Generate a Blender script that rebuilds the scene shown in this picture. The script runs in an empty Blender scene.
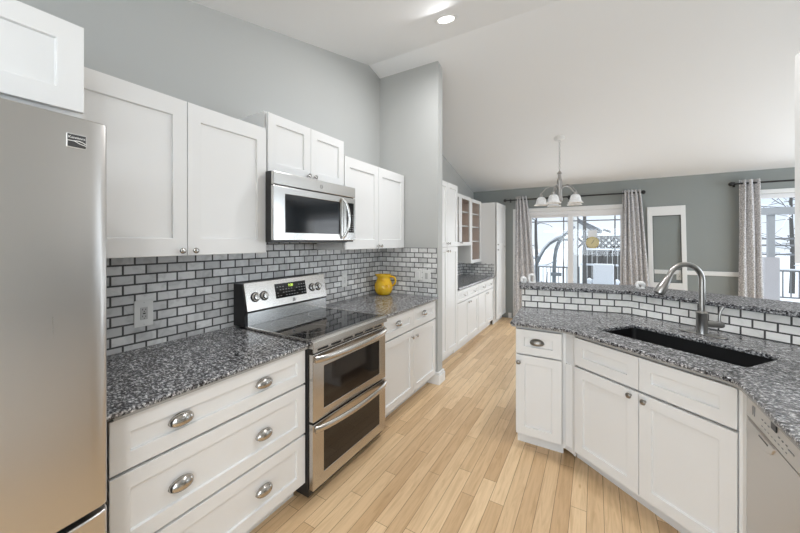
import bpy, bmesh, math, random
from mathutils import Vector, Matrix
random.seed(7)
PI = math.pi
scn = bpy.context.scene
C = scn.collection

# ------------------------------------------------------------------ camera, world, lights, exposure
cam_d = bpy.data.cameras.new('camera')
cam = bpy.data.objects.new('camera', cam_d); C.objects.link(cam)
cam.location = (2.158, 0.0, 1.508)
cam.rotation_euler = (PI/2, 0, 0.5375)
cam_d.sensor_width = 36.0
cam_d.lens = 327.1/800*36.0
cam_d.shift_y = -(266.5-240.8)/800
cam_d.clip_start = 0.05; cam_d.clip_end = 300
scn.camera = cam

scn.view_settings.view_transform = 'Standard'
scn.view_settings.look = 'None'
scn.view_settings.exposure = 0.2
scn.view_settings.gamma = 1.0
scn.view_settings.use_curve_mapping = False

world = bpy.data.worlds.new('overcast_sky'); scn.world = world
world.use_nodes = True
bg = world.node_tree.nodes['Background']
wn_, wl_ = world.node_tree.nodes, world.node_tree.links
tc_ = wn_.new('ShaderNodeTexCoord'); sx_ = wn_.new('ShaderNodeSeparateXYZ'); rp_ = wn_.new('ShaderNodeValToRGB')
wl_.new(tc_.outputs['Generated'], sx_.inputs['Vector']); wl_.new(sx_.outputs['Z'], rp_.inputs['Fac']); wl_.new(rp_.outputs['Color'], bg.inputs['Color'])
rp_.color_ramp.elements[0].position = 0.0; rp_.color_ramp.elements[0].color = (0.54, 0.58, 0.60, 1)
rp_.color_ramp.elements[1].position = 0.45; rp_.color_ramp.elements[1].color = (0.92, 0.97, 1.0, 1)
e_ = rp_.color_ramp.elements.new(0.16); e_.color = (0.45, 0.54, 0.66, 1)
bg.inputs['Strength'].default_value = 1.7

def area_light(name, loc, rot, sx, sy, power, color=(1, 1, 1), spread=PI):
    d = bpy.data.lights.new(name, 'AREA')
    d.shape = 'RECTANGLE'; d.size = sx; d.size_y = sy; d.energy = power; d.color = color; d.spread = spread
    o = bpy.data.objects.new(name, d); C.objects.link(o)
    o.location = loc; o.rotation_euler = rot
    return o
# fill lights added out of view, then daylight by dining windows and patio door
area_light('fill_rear', (1.65, -2.95, 1.6), (PI/2, 0, 0), 3.0, 1.9, 80, (0.83, 0.92, 1.0))  # unseen fill, added for soft light from behind
area_light('fill_kitchen', (3.27, -1.3, 1.75), (PI/2, 0, PI/2), 1.9, 1.3, 27, (0.82, 0.915, 1.0))  # unseen fill, added to light the left wall and drawers
area_light('daylight_dining_side', (5.9, 4.6, 1.5), (PI/2, 0, PI/2), 2.6, 1.9, 62, (0.82, 0.91, 1.0))
area_light('daylight_patio_door', (1.75, 6.42, 1.1), (-PI/2, 0, 0), 1.5, 1.7, 14, (0.95, 0.98, 1.0))
area_light('daylight_dining_window', (4.85, 6.42, 1.3), (-PI/2, 0, 0), 1.3, 1.5, 12, (0.95, 0.98, 1.0))

# ------------------------------------------------------------------ materials
MATS = {}
def newmat(name):
    m = bpy.data.materials.new(name); m.use_nodes = True
    MATS[name] = m
    return m, m.node_tree.nodes, m.node_tree.links, m.node_tree.nodes['Principled BSDF']
def plain(name, col, rough=0.5, metal=0.0, spec=0.5, bump=0.0, bscale=200.0):
    m, n, l, b = newmat(name)
    b.inputs['Base Color'].default_value = (*col, 1)
    b.inputs['Roughness'].default_value = rough
    b.inputs['Metallic'].default_value = metal
    b.inputs['Specular IOR Level'].default_value = spec
    if bump:
        tc = n.new('ShaderNodeTexCoord'); no = n.new('ShaderNodeTexNoise'); bp = n.new('ShaderNodeBump')
        no.inputs['Scale'].default_value = bscale
        l.new(tc.outputs['Object'], no.inputs['Vector'])
        l.new(no.outputs['Fac'], bp.inputs['Height']); bp.inputs['Strength'].default_value = bump
        bp.inputs['Distance'].default_value = 0.002
        l.new(bp.outputs['Normal'], b.inputs['Normal'])
    return m
def ramp(n, stops, interp='LINEAR'):
    r = n.new('ShaderNodeValToRGB'); e = r.color_ramp.elements
    r.color_ramp.interpolation = interp
    while len(e) < len(stops): e.new(0.5)
    for k, (p, c) in enumerate(stops):
        e[k].position = p; e[k].color = (*c, 1)
    return r
wall_paint = plain('wall_paint_light', (0.475, 0.48, 0.465), 0.7, bump=0.08, bscale=300)
back_paint = plain('wall_paint_grey', (0.275, 0.295, 0.285), 0.7, bump=0.08, bscale=300)
ceil_paint = plain('ceiling_paint', (0.84, 0.845, 0.845), 0.8)
white = plain('cabinet_white', (0.79, 0.79, 0.78), 0.38)
trimw = plain('trim_white', (0.80, 0.80, 0.79), 0.4)
gapdark = plain('gap_black', (0.012, 0.012, 0.012), 0.6)
black_pl = plain('black_enamel', (0.012, 0.012, 0.013), 0.35)
black_glass = plain('black_glass', (0.006, 0.006, 0.007), 0.06, spec=0.6)
oven_glass = plain('oven_glass', (0.016, 0.012, 0.010), 0.07, spec=0.55)
mw_glass = plain('microwave_glass', (0.010, 0.012, 0.015), 0.08, spec=0.6)
sinkm = plain('sink_black', (0.006, 0.006, 0.007), 0.55)
nickel = plain('brushed_nickel', (0.50, 0.485, 0.46), 0.17, 1.0)
faucetm = plain('faucet_steel', (0.42, 0.41, 0.395), 0.30, 1.0)
knobdark = plain('knob_pewter', (0.30, 0.285, 0.265), 0.32, 1.0)
chandm = plain('chandelier_nickel', (0.42, 0.41, 0.40), 0.38, 1.0)
rodm = plain('rod_black', (0.010, 0.010, 0.011), 0.4)
platem = plain('outlet_white', (0.80, 0.80, 0.78), 0.4)
slotm = plain('outlet_grey', (0.50, 0.50, 0.49), 0.4)
slotd = plain('slot_dark', (0.03, 0.03, 0.03), 0.5)
panelgrey = plain('cabinet_side', (0.70, 0.70, 0.68), 0.45)
tan_in = plain('cabinet_interior_tan', (0.66, 0.49, 0.40), 0.6)
snow = plain('snow', (0.86, 0.89, 0.93), 0.8)
darkwood = plain('weathered_wood', (0.12, 0.115, 0.11), 0.8)
housew = plain('house_siding', (0.85, 0.86, 0.84), 0.8)
fascia = plain('house_fascia', (0.16, 0.17, 0.18), 0.7)
railm = plain('railing_metal', (0.20, 0.205, 0.21), 0.5)
porchm = plain('porch_grey', (0.42, 0.43, 0.44), 0.7)
bark = plain('bark', (0.10, 0.095, 0.09), 0.9)
archm = plain('arch_grey', (0.22, 0.25, 0.27), 0.6)
brassm = plain('thermometer_gold', (0.62, 0.52, 0.24), 0.4)
vinyl = plain('window_vinyl', (0.86, 0.86, 0.87), 0.45)
grille = plain('grille_grey', (0.20, 0.205, 0.215), 0.5)
chairw = plain('chair_white', (0.84, 0.84, 0.83), 0.45)
badged = plain('badge_dark', (0.05, 0.05, 0.05), 0.3)
badgel = plain('badge_silver', (0.80, 0.80, 0.78), 0.3)
greyprint = plain('panel_print', (0.30, 0.30, 0.30), 0.5)
darkprint = plain('panel_print_dark', (0.10, 0.10, 0.095), 0.5)

def steel(name, col, rough, vertical=True, rv=0.10):
    m, n, l, b = newmat(name)
    b.inputs['Metallic'].default_value = 1.0
    tc = n.new('ShaderNodeTexCoord'); mp = n.new('ShaderNodeMapping'); no = n.new('ShaderNodeTexNoise')
    mp.inputs['Scale'].default_value = (6, 6, 400) if not vertical else (400, 400, 4)
    no.inputs['Scale'].default_value = 1.0; no.inputs['Detail'].default_value = 3
    l.new(tc.outputs['Object'], mp.inputs['Vector']); l.new(mp.outputs['Vector'], no.inputs['Vector'])
    mr = n.new('ShaderNodeMapRange'); mr.inputs['To Min'].default_value = rough-rv/2; mr.inputs['To Max'].default_value = rough+rv/2
    l.new(no.outputs['Fac'], mr.inputs['Value']); l.new(mr.outputs['Result'], b.inputs['Roughness'])
    b.inputs['Base Color'].default_value = (*col, 1)
    return m
fridge_steel = steel('fridge_steel', (0.62, 0.605, 0.585), 0.30, True)
range_steel = steel('range_steel', (0.60, 0.575, 0.545), 0.24, False)
mw_steel = steel('microwave_steel', (0.66, 0.655, 0.64), 0.20, False)
dw_steel = steel('dishwasher_steel', (0.62, 0.595, 0.565), 0.36, False)

def granite(name, light=1.0):
    m, n, l, b = newmat(name)
    tc = n.new('ShaderNodeTexCoord'); mp = n.new('ShaderNodeMapping')
    mp.inputs['Scale'].default_value = (1.0, 1.55, 1.3); mp.inputs['Rotation'].default_value = (0, 0, 0.5)
    l.new(tc.outputs['Object'], mp.inputs['Vector'])
    a = n.new('ShaderNodeTexNoise'); a.inputs['Scale'].default_value = 74; a.inputs['Detail'].default_value = 5; a.inputs['Roughness'].default_value = 0.62; a.inputs['Distortion'].default_value = 0.5
    l.new(mp.outputs['Vector'], a.inputs['Vector'])
    r1 = ramp(n, [(0.37, (0.010, 0.010, 0.011)), (0.44, (0.05*light, 0.05*light, 0.053*light)), (0.53, (0.19*light, 0.19*light, 0.195*light)), (0.66, (0.52*light, 0.52*light, 0.52*light))])
    l.new(a.outputs['Fac'], r1.inputs['Fac'])
    v = n.new('ShaderNodeTexVoronoi'); v.inputs['Scale'].default_value = 95
    l.new(mp.outputs['Vector'], v.inputs['Vector'])
    r2 = ramp(n, [(0.0, (0.25, 0.25, 0.26)), (0.35, (0.75, 0.75, 0.75)), (0.7, (1.25, 1.25, 1.25))])
    sep = n.new('ShaderNodeSeparateColor'); l.new(v.outputs['Color'], sep.inputs['Color'])
    l.new(sep.outputs['Red'], r2.inputs['Fac'])
    mx = n.new('ShaderNodeMix'); mx.data_type = 'RGBA'; mx.blend_type = 'MULTIPLY'; mx.inputs['Factor'].default_value = 0.75
    l.new(r1.outputs['Color'], mx.inputs['A']); l.new(r2.outputs['Color'], mx.inputs['B'])
    l.new(mx.outputs['Result'], b.inputs['Base Color'])
    b.inputs['Roughness'].default_value = 0.20
    return m
granite_m = granite('granite_dark', 1.45)
granite_l = granite('granite_light', 1.35)
granite_b = granite('granite_bar', 1.25); granite_b.node_tree.nodes['Principled BSDF'].inputs['Specular IOR Level'].default_value = 0.14; granite_b.node_tree.nodes['Principled BSDF'].inputs['Roughness'].default_value = 0.55

def tiles(name, c1, c2, grout, shift=(0, 0), vein=0.25, rough=0.3):
    """running-bond small subway tile; local X runs along the wall, local Z up (0 = countertop)"""
    m, n, l, b = newmat(name)
    tc = n.new('ShaderNodeTexCoord'); sp = n.new('ShaderNodeSeparateXYZ'); cb = n.new('ShaderNodeCombineXYZ')
    l.new(tc.outputs['Object'], sp.inputs['Vector'])
    def add(sock, v):
        q = n.new('ShaderNodeMath'); q.operation = 'ADD'; q.inputs[1].default_value = v; l.new(sock, q.inputs[0]); return q.outputs[0]
    l.new(add(sp.outputs['X'], shift[0]), cb.inputs['X']); l.new(add(sp.outputs['Z'], shift[1]), cb.inputs['Y'])
    br = n.new('ShaderNodeTexBrick'); l.new(cb.outputs['Vector'], br.inputs['Vector'])
    br.inputs['Scale'].default_value = 1.0
    br.inputs['Brick Width'].default_value = 0.105; br.inputs['Row Height'].default_value = 0.0533
    br.inputs['Mortar Size'].default_value = 0.0048; br.inputs['Mortar Smooth'].default_value = 0.1
    br.inputs['Bias'].default_value = 0.0
    br.inputs['Color1'].default_value = (*c1, 1); br.inputs['Color2'].default_value = (*c2, 1); br.inputs['Mortar'].default_value = (*grout, 1)
    no = n.new('ShaderNodeTexNoise'); no.inputs['Scale'].default_value = 14; no.inputs['Detail'].default_value = 6; no.inputs['Distortion'].default_value = 1.2
    l.new(tc.outputs['Object'], no.inputs['Vector'])
    rr = ramp(n, [(0.3, (1-vein, 1-vein, 1-vein)), (0.55, (1, 1, 1))])
    l.new(no.outputs['Fac'], rr.inputs['Fac'])
    mx = n.new('ShaderNodeMix'); mx.data_type = 'RGBA'; mx.blend_type = 'MULTIPLY'; mx.inputs['Factor'].default_value = 1
    l.new(br.outputs['Color'], mx.inputs['A']); l.new(rr.outputs['Color'], mx.inputs['B'])
    l.new(mx.outputs['Result'], b.inputs['Base Color'])
    mr = n.new('ShaderNodeMapRange'); mr.inputs['To Min'].default_value = rough; mr.inputs['To Max'].default_value = 0.85
    l.new(br.outputs['Fac'], mr.inputs['Value']); l.new(mr.outputs['Result'], b.inputs['Roughness'])
    inv = n.new('ShaderNodeMath'); inv.operation = 'SUBTRACT'; inv.inputs[0].default_value = 1.0; l.new(br.outputs['Fac'], inv.inputs[1])
    bp = n.new('ShaderNodeBump'); bp.inputs['Strength'].default_value = 0.6; bp.inputs['Distance'].default_value = 0.003
    l.new(inv.outputs[0], bp.inputs['Height']); l.new(bp.outputs['Normal'], b.inputs['Normal'])
    return m
R19 = 0.0533*20-(1.43-0.9195)
marble_a = tiles('marble_tile', (0.54, 0.54, 0.54), (0.88, 0.88, 0.875), (0.095, 0.095, 0.093), (-0.054, R19), 0.24)
marble_b = tiles('marble_tile_return', (0.58, 0.58, 0.575), (0.88, 0.88, 0.87), (0.095, 0.095, 0.093), (0.02, R19), 0.24)
marble_c = tiles('marble_tile_bar', (0.86, 0.845, 0.81), (0.93, 0.92, 0.89), (0.075, 0.073, 0.07), (0.03, 0.0533*20), 0.12)

def wood_floor():
    m, n, l, b = newmat('maple_planks')
    tc = n.new('ShaderNodeTexCoord'); sp = n.new('ShaderNodeSeparateXYZ'); cb = n.new('ShaderNodeCombineXYZ')
    l.new(tc.outputs['Object'], sp.inputs['Vector'])
    l.new(sp.outputs['Y'], cb.inputs['X']); l.new(sp.outputs['X'], cb.inputs['Y'])
    # per-row random shift of the end joints
    rw = n.new('ShaderNodeMath'); rw.operation = 'DIVIDE'; rw.inputs[1].default_value = 0.0815; l.new(sp.outputs['X'], rw.inputs[0])
    fl = n.new('ShaderNodeMath'); fl.operation = 'FLOOR'; l.new(rw.outputs[0], fl.inputs[0])
    wn = n.new('ShaderNodeTexWhiteNoise'); wn.noise_dimensions = '1D'; l.new(fl.outputs[0], wn.inputs['W'])
    ml = n.new('ShaderNodeMath'); ml.operation = 'MULTIPLY_ADD'; ml.inputs[1].default_value = 0.95; l.new(wn.outputs['Value'], ml.inputs[0]); l.new(sp.outputs['Y'], ml.inputs[2])
    l.new(ml.outputs[0], cb.inputs['X'])
    br = n.new('ShaderNodeTexBrick'); l.new(cb.outputs['Vector'], br.inputs['Vector'])
    br.offset = 0.0; br.inputs['Scale'].default_value = 1
    br.inputs['Brick Width'].default_value = 0.95; br.inputs['Row Height'].default_value = 0.0815
    br.inputs['Mortar Size'].default_value = 0.0013; br.inputs['Mortar Smooth'].default_value = 0.2; br.inputs['Bias'].default_value = 0
    br.inputs['Color1'].default_value = (0.60, 0.395, 0.215, 1); br.inputs['Color2'].default_value = (0.82, 0.60, 0.365, 1); br.inputs['Mortar'].default_value = (0.20, 0.11, 0.05, 1)
    mp = n.new('ShaderNodeMapping'); mp.inputs['Scale'].default_value = (22, 1.6, 1); l.new(tc.outputs['Object'], mp.inputs['Vector'])
    no = n.new('ShaderNodeTexNoise'); no.inputs['Scale'].default_value = 1.6; no.inputs['Detail'].default_value = 7; no.inputs['Roughness'].default_value = 0.6; no.inputs['Distortion'].default_value = 1.4
    l.new(mp.outputs['Vector'], no.inputs['Vector'])
    rr = ramp(n, [(0.30, (0.80, 0.76, 0.70)), (0.55, (1, 1, 1)), (0.75, (1.05, 1.05, 1.04))]); l.new(no.outputs['Fac'], rr.inputs['Fac'])
    mx = n.new('ShaderNodeMix'); mx.data_type = 'RGBA'; mx.blend_type = 'MULTIPLY'; mx.inputs['Factor'].default_value = 1
    l.new(br.outputs['Color'], mx.inputs['A']); l.new(rr.outputs['Color'], mx.inputs['B'])
    # knots and mineral streaks
    vo = n.new('ShaderNodeTexVoronoi'); vo.inputs['Scale'].default_value = 1.0
    mp2 = n.new('ShaderNodeMapping'); mp2.inputs['Scale'].default_value = (7, 2.3, 1); l.new(tc.outputs['Object'], mp2.inputs['Vector']); l.new(mp2.outputs['Vector'], vo.inputs['Vector'])
    r3 = ramp(n, [(0.0, (0.35, 0.25, 0.17)), (0.035, (0.75, 0.66, 0.55)), (0.07, (1, 1, 1))]); l.new(vo.outputs['Distance'], r3.inputs['Fac'])
    mx2 = n.new('ShaderNodeMix'); mx2.data_type = 'RGBA'; mx2.blend_type = 'MULTIPLY'; mx2.inputs['Factor'].default_value = 0.8
    l.new(mx.outputs['Result'], mx2.inputs['A']); l.new(r3.outputs['Color'], mx2.inputs['B'])
    l.new(mx2.outputs['Result'], b.inputs['Base Color'])
    b.inputs['Roughness'].default_value = 0.36
    bp = n.new('ShaderNodeBump'); bp.inputs['Strength'].default_value = 0.3; bp.inputs['Distance'].default_value = 0.002; bp.invert = True
    l.new(br.outputs['Fac'], bp.inputs['Height']); l.new(bp.outputs['Normal'], b.inputs['Normal'])
    return m
floor_m = wood_floor()

def curtain_mat():
    m, n, l, b = newmat('curtain_linen')
    tc = n.new('ShaderNodeTexCoord'); mp = n.new('ShaderNodeMapping'); no = n.new('ShaderNodeTexNoise')
    mp.inputs['Scale'].default_value = (1, 1, 0.55); no.inputs['Scale'].default_value = 105; no.inputs['Detail'].default_value = 4; no.inputs['Roughness'].default_value = 0.75
    l.new(tc.outputs['Object'], mp.inputs['Vector']); l.new(mp.outputs['Vector'], no.inputs['Vector'])
    r = ramp(n, [(0.38, (0.30, 0.29, 0.295)), (0.5, (0.60, 0.59, 0.595)), (0.60, (0.86, 0.85, 0.855))]); l.new(no.outputs['Fac'], r.inputs['Fac'])
    l.new(r.outputs['Color'], b.inputs['Base Color']); b.inputs['Roughness'].default_value = 0.9
    return m
curtain_m = curtain_mat()

def clear_glass(name, tint=(1, 1, 1), refl=0.08):
    m, n, l, b = newmat(name)
    n.remove(b)
    out = n['Material Output']; t = n.new('ShaderNodeBsdfTransparent'); g = n.new('ShaderNodeBsdfGlossy'); x = n.new('ShaderNodeMixShader'); f = n.new('ShaderNodeLayerWeight')
    t.inputs['Color'].default_value = (*tint, 1); g.inputs['Roughness'].default_value = 0.02
    f.inputs['Blend'].default_value = 0.5
    pw = n.new('ShaderNodeMath'); pw.operation = 'POWER'; pw.inputs[1].default_value = 5.0; l.new(f.outputs['Facing'], pw.inputs[0])
    ma = n.new('ShaderNodeMath'); ma.operation = 'MULTIPLY_ADD'; ma.inputs[1].default_value = 0.6; ma.inputs[2].default_value = refl*0.35; l.new(pw.outputs[0], ma.inputs[0])
    l.new(ma.outputs[0], x.inputs['Fac']); l.new(t.outputs[0], x.inputs[1]); l.new(g.outputs[0], x.inputs[2]); l.new(x.outputs[0], out.inputs['Surface'])
    return m
glass_m = clear_glass('window_glass', (0.97, 0.98, 1.0))
cabglass_m = clear_glass('cabinet_glass', (0.985, 0.99, 0.99), 0.06)

def emitter(name, col, strength):
    m, n, l, b = newmat(name)
    b.inputs['Base Color'].default_value = (*col, 1); b.inputs['Emission Color'].default_value = (*col, 1); b.inputs['Emission Strength'].default_value = strength
    return m
lamp_m = emitter('lamp_disc', (1.0, 0.98, 0.95), 6.0)
digit_m = emitter('clock_digits', (0.62, 0.85, 0.12), 1.2)
def shade_mat():
    m, n, l, b = newmat('alabaster_glass')
    tc = n.new('ShaderNodeTexCoord'); no = n.new('ShaderNodeTexNoise'); no.inputs['Scale'].default_value = 18; no.inputs['Detail'].default_value = 4; no.inputs['Distortion'].default_value = 1.5
    l.new(tc.outputs['Object'], no.inputs['Vector'])
    r = ramp(n, [(0.3, (0.70, 0.70, 0.69)), (0.6, (0.90, 0.90, 0.90))]); l.new(no.outputs['Fac'], r.inputs['Fac']); l.new(r.outputs['Color'], b.inputs['Base Color'])
    b.inputs['Roughness'].default_value = 0.35; b.inputs['Subsurface Weight'].default_value = 0.0
    return m
shade_m = shade_mat()
def glaze():
    m, n, l, b = newmat('yellow_glaze')
    tc = n.new('ShaderNodeTexCoord'); no = n.new('ShaderNodeTexNoise'); no.inputs['Scale'].default_value = 16; no.inputs['Detail'].default_value = 4
    l.new(tc.outputs['Object'], no.inputs['Vector'])
    r = ramp(n, [(0.3, (0.62, 0.30, 0.012)), (0.5, (0.80, 0.47, 0.018)), (0.7, (0.83, 0.56, 0.05))]); l.new(no.outputs['Fac'], r.inputs['Fac']); l.new(r.outputs['Color'], b.inputs['Base Color'])
    b.inputs['Roughness'].default_value = 0.18
    return m
yellow_m = glaze()

# ------------------------------------------------------------------ mesh helpers
class MB:
    def __init__(s): s.bm = bmesh.new()
    def box(s, x0, x1, y0, y1, z0, z1):
        v = [s.bm.verts.new(p) for p in ((x0,y0,z0),(x1,y0,z0),(x1,y1,z0),(x0,y1,z0),(x0,y0,z1),(x1,y0,z1),(x1,y1,z1),(x0,y1,z1))]
        for f in ((3,2,1,0),(4,5,6,7),(0,1,5,4),(1,2,6,5),(2,3,7,6),(3,0,4,7)): s.bm.faces.new([v[i] for i in f])
        return s
    def prism(s, pts, axis, a, b):
        """polygon pts (2D) extruded along axis from a to b"""
        def P(p, t): return {'x': (t, p[0], p[1]), 'y': (p[0], t, p[1]), 'z': (p[0], p[1], t)}[axis]
        lo = [s.bm.verts.new(P(p, a)) for p in pts]; hi = [s.bm.verts.new(P(p, b)) for p in pts]
        n = len(pts)
        s.bm.faces.new(lo[::-1]); s.bm.faces.new(hi)
        for i in range(n): s.bm.faces.new((lo[i], lo[(i+1) % n], hi[(i+1) % n], hi[i]))
        return s
    def lathe(s, prof, c=(0,0,0), seg=24, axis='z', cap=True):
        rings = []
        for r, z in prof:
            ring = []
            for k in range(seg):
                a = 2*PI*k/seg; p = (r*math.cos(a), r*math.sin(a), z)
                if axis == 'y': p = (p[0], p[2], p[1])
                if axis == 'x': p = (p[2], p[0], p[1])
                ring.append(s.bm.verts.new((c[0]+p[0], c[1]+p[1], c[2]+p[2])))
            rings.append(ring)
        for i in range(len(rings)-1):
            for k in range(seg):
                s.bm.faces.new((rings[i][k], rings[i][(k+1) % seg], rings[i+1][(k+1) % seg], rings[i+1][k]))
        if cap:
            s.bm.faces.new(rings[0][::-1]); s.bm.faces.new(rings[-1])
        return s
    def tube(s, pts, r, seg=10, flat=1.0, up=(0,0,1), cap=True):
        pts = [Vector(p) for p in pts]; n = len(pts); rings = []
        rr = r if isinstance(r, (list, tuple)) else [r]*n
        u = None
        for i in range(n):
            t = (pts[min(i+1, n-1)]-pts[max(i-1, 0)]).normalized()
            if u is None:
                u = Vector(up); 
                if abs(u.dot(t)) > 0.95: u = Vector((1, 0, 0)) if abs(t.x) < 0.9 else Vector((0, 1, 0))
            u = (u-t*u.dot(t)).normalized(); w = t.cross(u)
            rings.append([s.bm.verts.new(pts[i]+(u*math.cos(2*PI*k/seg)*flat+w*math.sin(2*PI*k/seg))*rr[i]) for k in range(seg)])
        for i in range(n-1):
            for k in range(seg): s.bm.faces.new((rings[i][k], rings[i][(k+1) % seg], rings[i+1][(k+1) % seg], rings[i+1][k]))
        if cap: s.bm.faces.new(rings[0][::-1]); s.bm.faces.new(rings[-1])
        return s
    def ball(s, c, r, seg=12, sq=(1,1,1)):
        m = Matrix.Translation(c) @ Matrix.Diagonal((r*sq[0], r*sq[1], r*sq[2], 1))
        bmesh.ops.create_uvsphere(s.bm, u_segments=seg, v_segments=max(6, seg//2), radius=1, matrix=m); return s
    def xform(s, m):
        bmesh.ops.transform(s.bm, matrix=m, verts=s.bm.verts); return s
    def build(s, name, mat, parent=None, bevel=0.0, smooth=None, loc=None, rot=None, seg=2):
        bmesh.ops.recalc_face_normals(s.bm, faces=s.bm.faces)
        me = bpy.data.meshes.new(name); s.bm.to_mesh(me); s.bm.free()
        for mm in (mat if isinstance(mat, (list, tuple)) else [mat]): me.materials.append(mm)
        o = bpy.data.objects.new(name, me); C.objects.link(o)
        if parent: o.parent = parent
        if loc is not None: o.location = loc
        if rot is not None: o.rotation_euler = rot
        if smooth:
            for p in me.polygons: p.use_smooth = True
            me.set_sharp_from_angle(angle=math.radians(smooth))
        if bevel:
            b = o.modifiers.new('bevel', 'BEVEL'); b.width = bevel; b.segments = seg; b.limit_method = 'ANGLE'; b.angle_limit = math.radians(40)
        return o
def bx(*a): return MB().box(*a)
def thing(name, label, cat, loc=(0,0,0), rotz=0, group=None):
    o = bpy.data.objects.new(name, None); C.objects.link(o); o.empty_display_size = 0.1
    o.location = loc; o.rotation_euler = (0, 0, rotz); o['label'] = label; o['category'] = cat
    if group: o['group'] = group
    return o
def tag(o, label, cat, group=None):
    o['label'] = label; o['category'] = cat
    if group: o['group'] = group
    return o
def struct(o): o['kind'] = 'structure'; return o
def sempty(name, loc=(0,0,0), rotz=0):
    o = bpy.data.objects.new(name, None); C.objects.link(o); o.location = loc; o.rotation_euler = (0,0,rotz); o['kind'] = 'structure'; return o
def dup(root, loc=None, rotz=None, label=None):
    def cp(o, parent):
        c = o.copy(); C.objects.link(c)
        if parent: c.parent = parent
        for ch in o.children: cp(ch, c)
        return c
    r = cp(root, None)
    if loc is not None: r.location = loc
    if rotz is not None: r.rotation_euler = (0, 0, rotz)
    if label: r['label'] = label
    return r
def text_mesh(txt, size, mat, parent, loc, rot, name='lettering', extrude=0.0006):
    cu = bpy.data.curves.new(name, 'FONT'); cu.body = txt; cu.size = size; cu.align_x = 'CENTER'; cu.align_y = 'CENTER'; cu.extrude = extrude
    o = bpy.data.objects.new(name, cu); C.objects.link(o)
    bpy.context.view_layer.update()
    me = bpy.data.meshes.new_from_object(o.evaluated_get(bpy.context.evaluated_depsgraph_get()))
    bpy.data.objects.remove(o); bpy.data.curves.remove(cu)
    me.materials.clear(); me.materials.append(mat)
    q = bpy.data.objects.new(name, me); C.objects.link(q); q.parent = parent; q.location = loc; q.rotation_euler = rot
    return q

# ------------------------------------------------------------------ cabinet hardware and fronts
def shaker(x0, x1, z0, z1, st=0.06, t=0.02, rec=0.011, yf=-0.02):
    mb = MB(); bm = mb.bm
    def ring(a, b, c, d, y): return [bm.verts.new(p) for p in ((a,y,c),(b,y,c),(b,y,d),(a,y,d))]
    st, rl = st if isinstance(st, tuple) else (st, st)
    st = min(st, (x1-x0)*0.33); rl = min(rl, (z1-z0)*0.36)
    o = ring(x0, x1, z0, z1, yf); i = ring(x0+st, x1-st, z0+rl, z1-rl, yf)
    e = 0.002; d = ring(x0+st+e, x1-st-e, z0+rl+e, z1-rl-e, yf+rec); k = ring(x0, x1, z0, z1, yf+t)
    for a, b in ((o, i), (i, d)):
        for j in range(4): bm.faces.new((a[j], a[(j+1) % 4], b[(j+1) % 4], b[j]))
    bm.faces.new(d); bm.faces.new(k[::-1])
    for j in range(4): bm.faces.new((k[j], k[(j+1) % 4], o[(j+1) % 4], o[j]))
    return mb
def knob(parent, x, z, mat=None, yf=-0.02, s=1.0):
    p = [(0.0065,0),(0.0055,-0.006),(0.0055,-0.012),(0.010,-0.015),(0.0145,-0.019),(0.0155,-0.0225),(0.0140,-0.026),(0.009,-0.0285),(0.003,-0.0295)]
    return MB().lathe([(r*s, h*s) for r, h in p], (0,0,0), 18, 'y').build('knob', mat or nickel, parent, smooth=45, loc=(x, yf, z))
def cup(parent, x, z, w=0.092, h=0.036, d=0.026, mat=None, yf=-0.02):
    mb = MB(); bm = mb.bm; nu, nv = 18, 8; g = []
    for i in range(nu+1):
        s = -0.999+1.998*i/nu; q = math.sqrt(max(1e-4, 1-s*s)); row = []
        for j in range(nv+1):
            a = -0.55+(PI/2+0.55)*j/nv
            row.append(bm.verts.new((s*w/2, -d*q*math.cos(a), h*q*math.sin(a)*0.78)))
        g.append(row)
    for i in range(nu):
        for j in range(nv): bm.faces.new((g[i][j], g[i+1][j], g[i+1][j+1], g[i][j+1]))
    o = mb.build('cup_pull', mat or nickel, parent, smooth=60, loc=(x, yf, z))
    sm = o.modifiers.new('solid', 'SOLIDIFY'); sm.thickness = 0.0025; sm.offset = 1
    return o
def fronts(t, fl, z_off=0.0, hmat=None):
    for f in fl:
        kind, x0, x1, z0, z1, pulls = f[:6]; st = f[6] if len(f) > 6 else 0.06
        d = shaker(x0, x1, z0-z_off, z1-z_off, st).build(kind, white, t, bevel=0.0015)
        for p in pulls:
            if p[0] == 'knob': knob(d, p[1], p[2]-z_off, hmat)
            else: cup(d, p[1], p[2]-z_off, mat=hmat)
def base_cabinet(label, group, loc, rotz, W, D, fl, ztop=0.887, cat='cabinet', hmat=None, toe=0.08):
    t = thing('base_cabinet', label, cat, loc, rotz, group)
    bx(0, W, 0.014, D, 0.105, ztop).build('carcass', white, t)
    bx(0.0, W, toe, toe+0.018, 0, 0.105).build('toe_kick', trimw, t)
    fronts(t, fl, 0, hmat)
    return t
def wall_cabinet(label, group, loc, rotz, W, D, H, fl, name='wall_cabinet'):
    t = thing(name, label, 'cabinet', loc, rotz, group)
    bx(0, W, 0.008, D, 0, H).build('carcass', white, t)
    fronts(t, fl, loc[2])
    return t
ROT = PI/2     # faces +x (left-hand run)
XB, XU = 0.7044, 0.315   # carcass front planes (door faces stand 20 mm proud)

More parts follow.
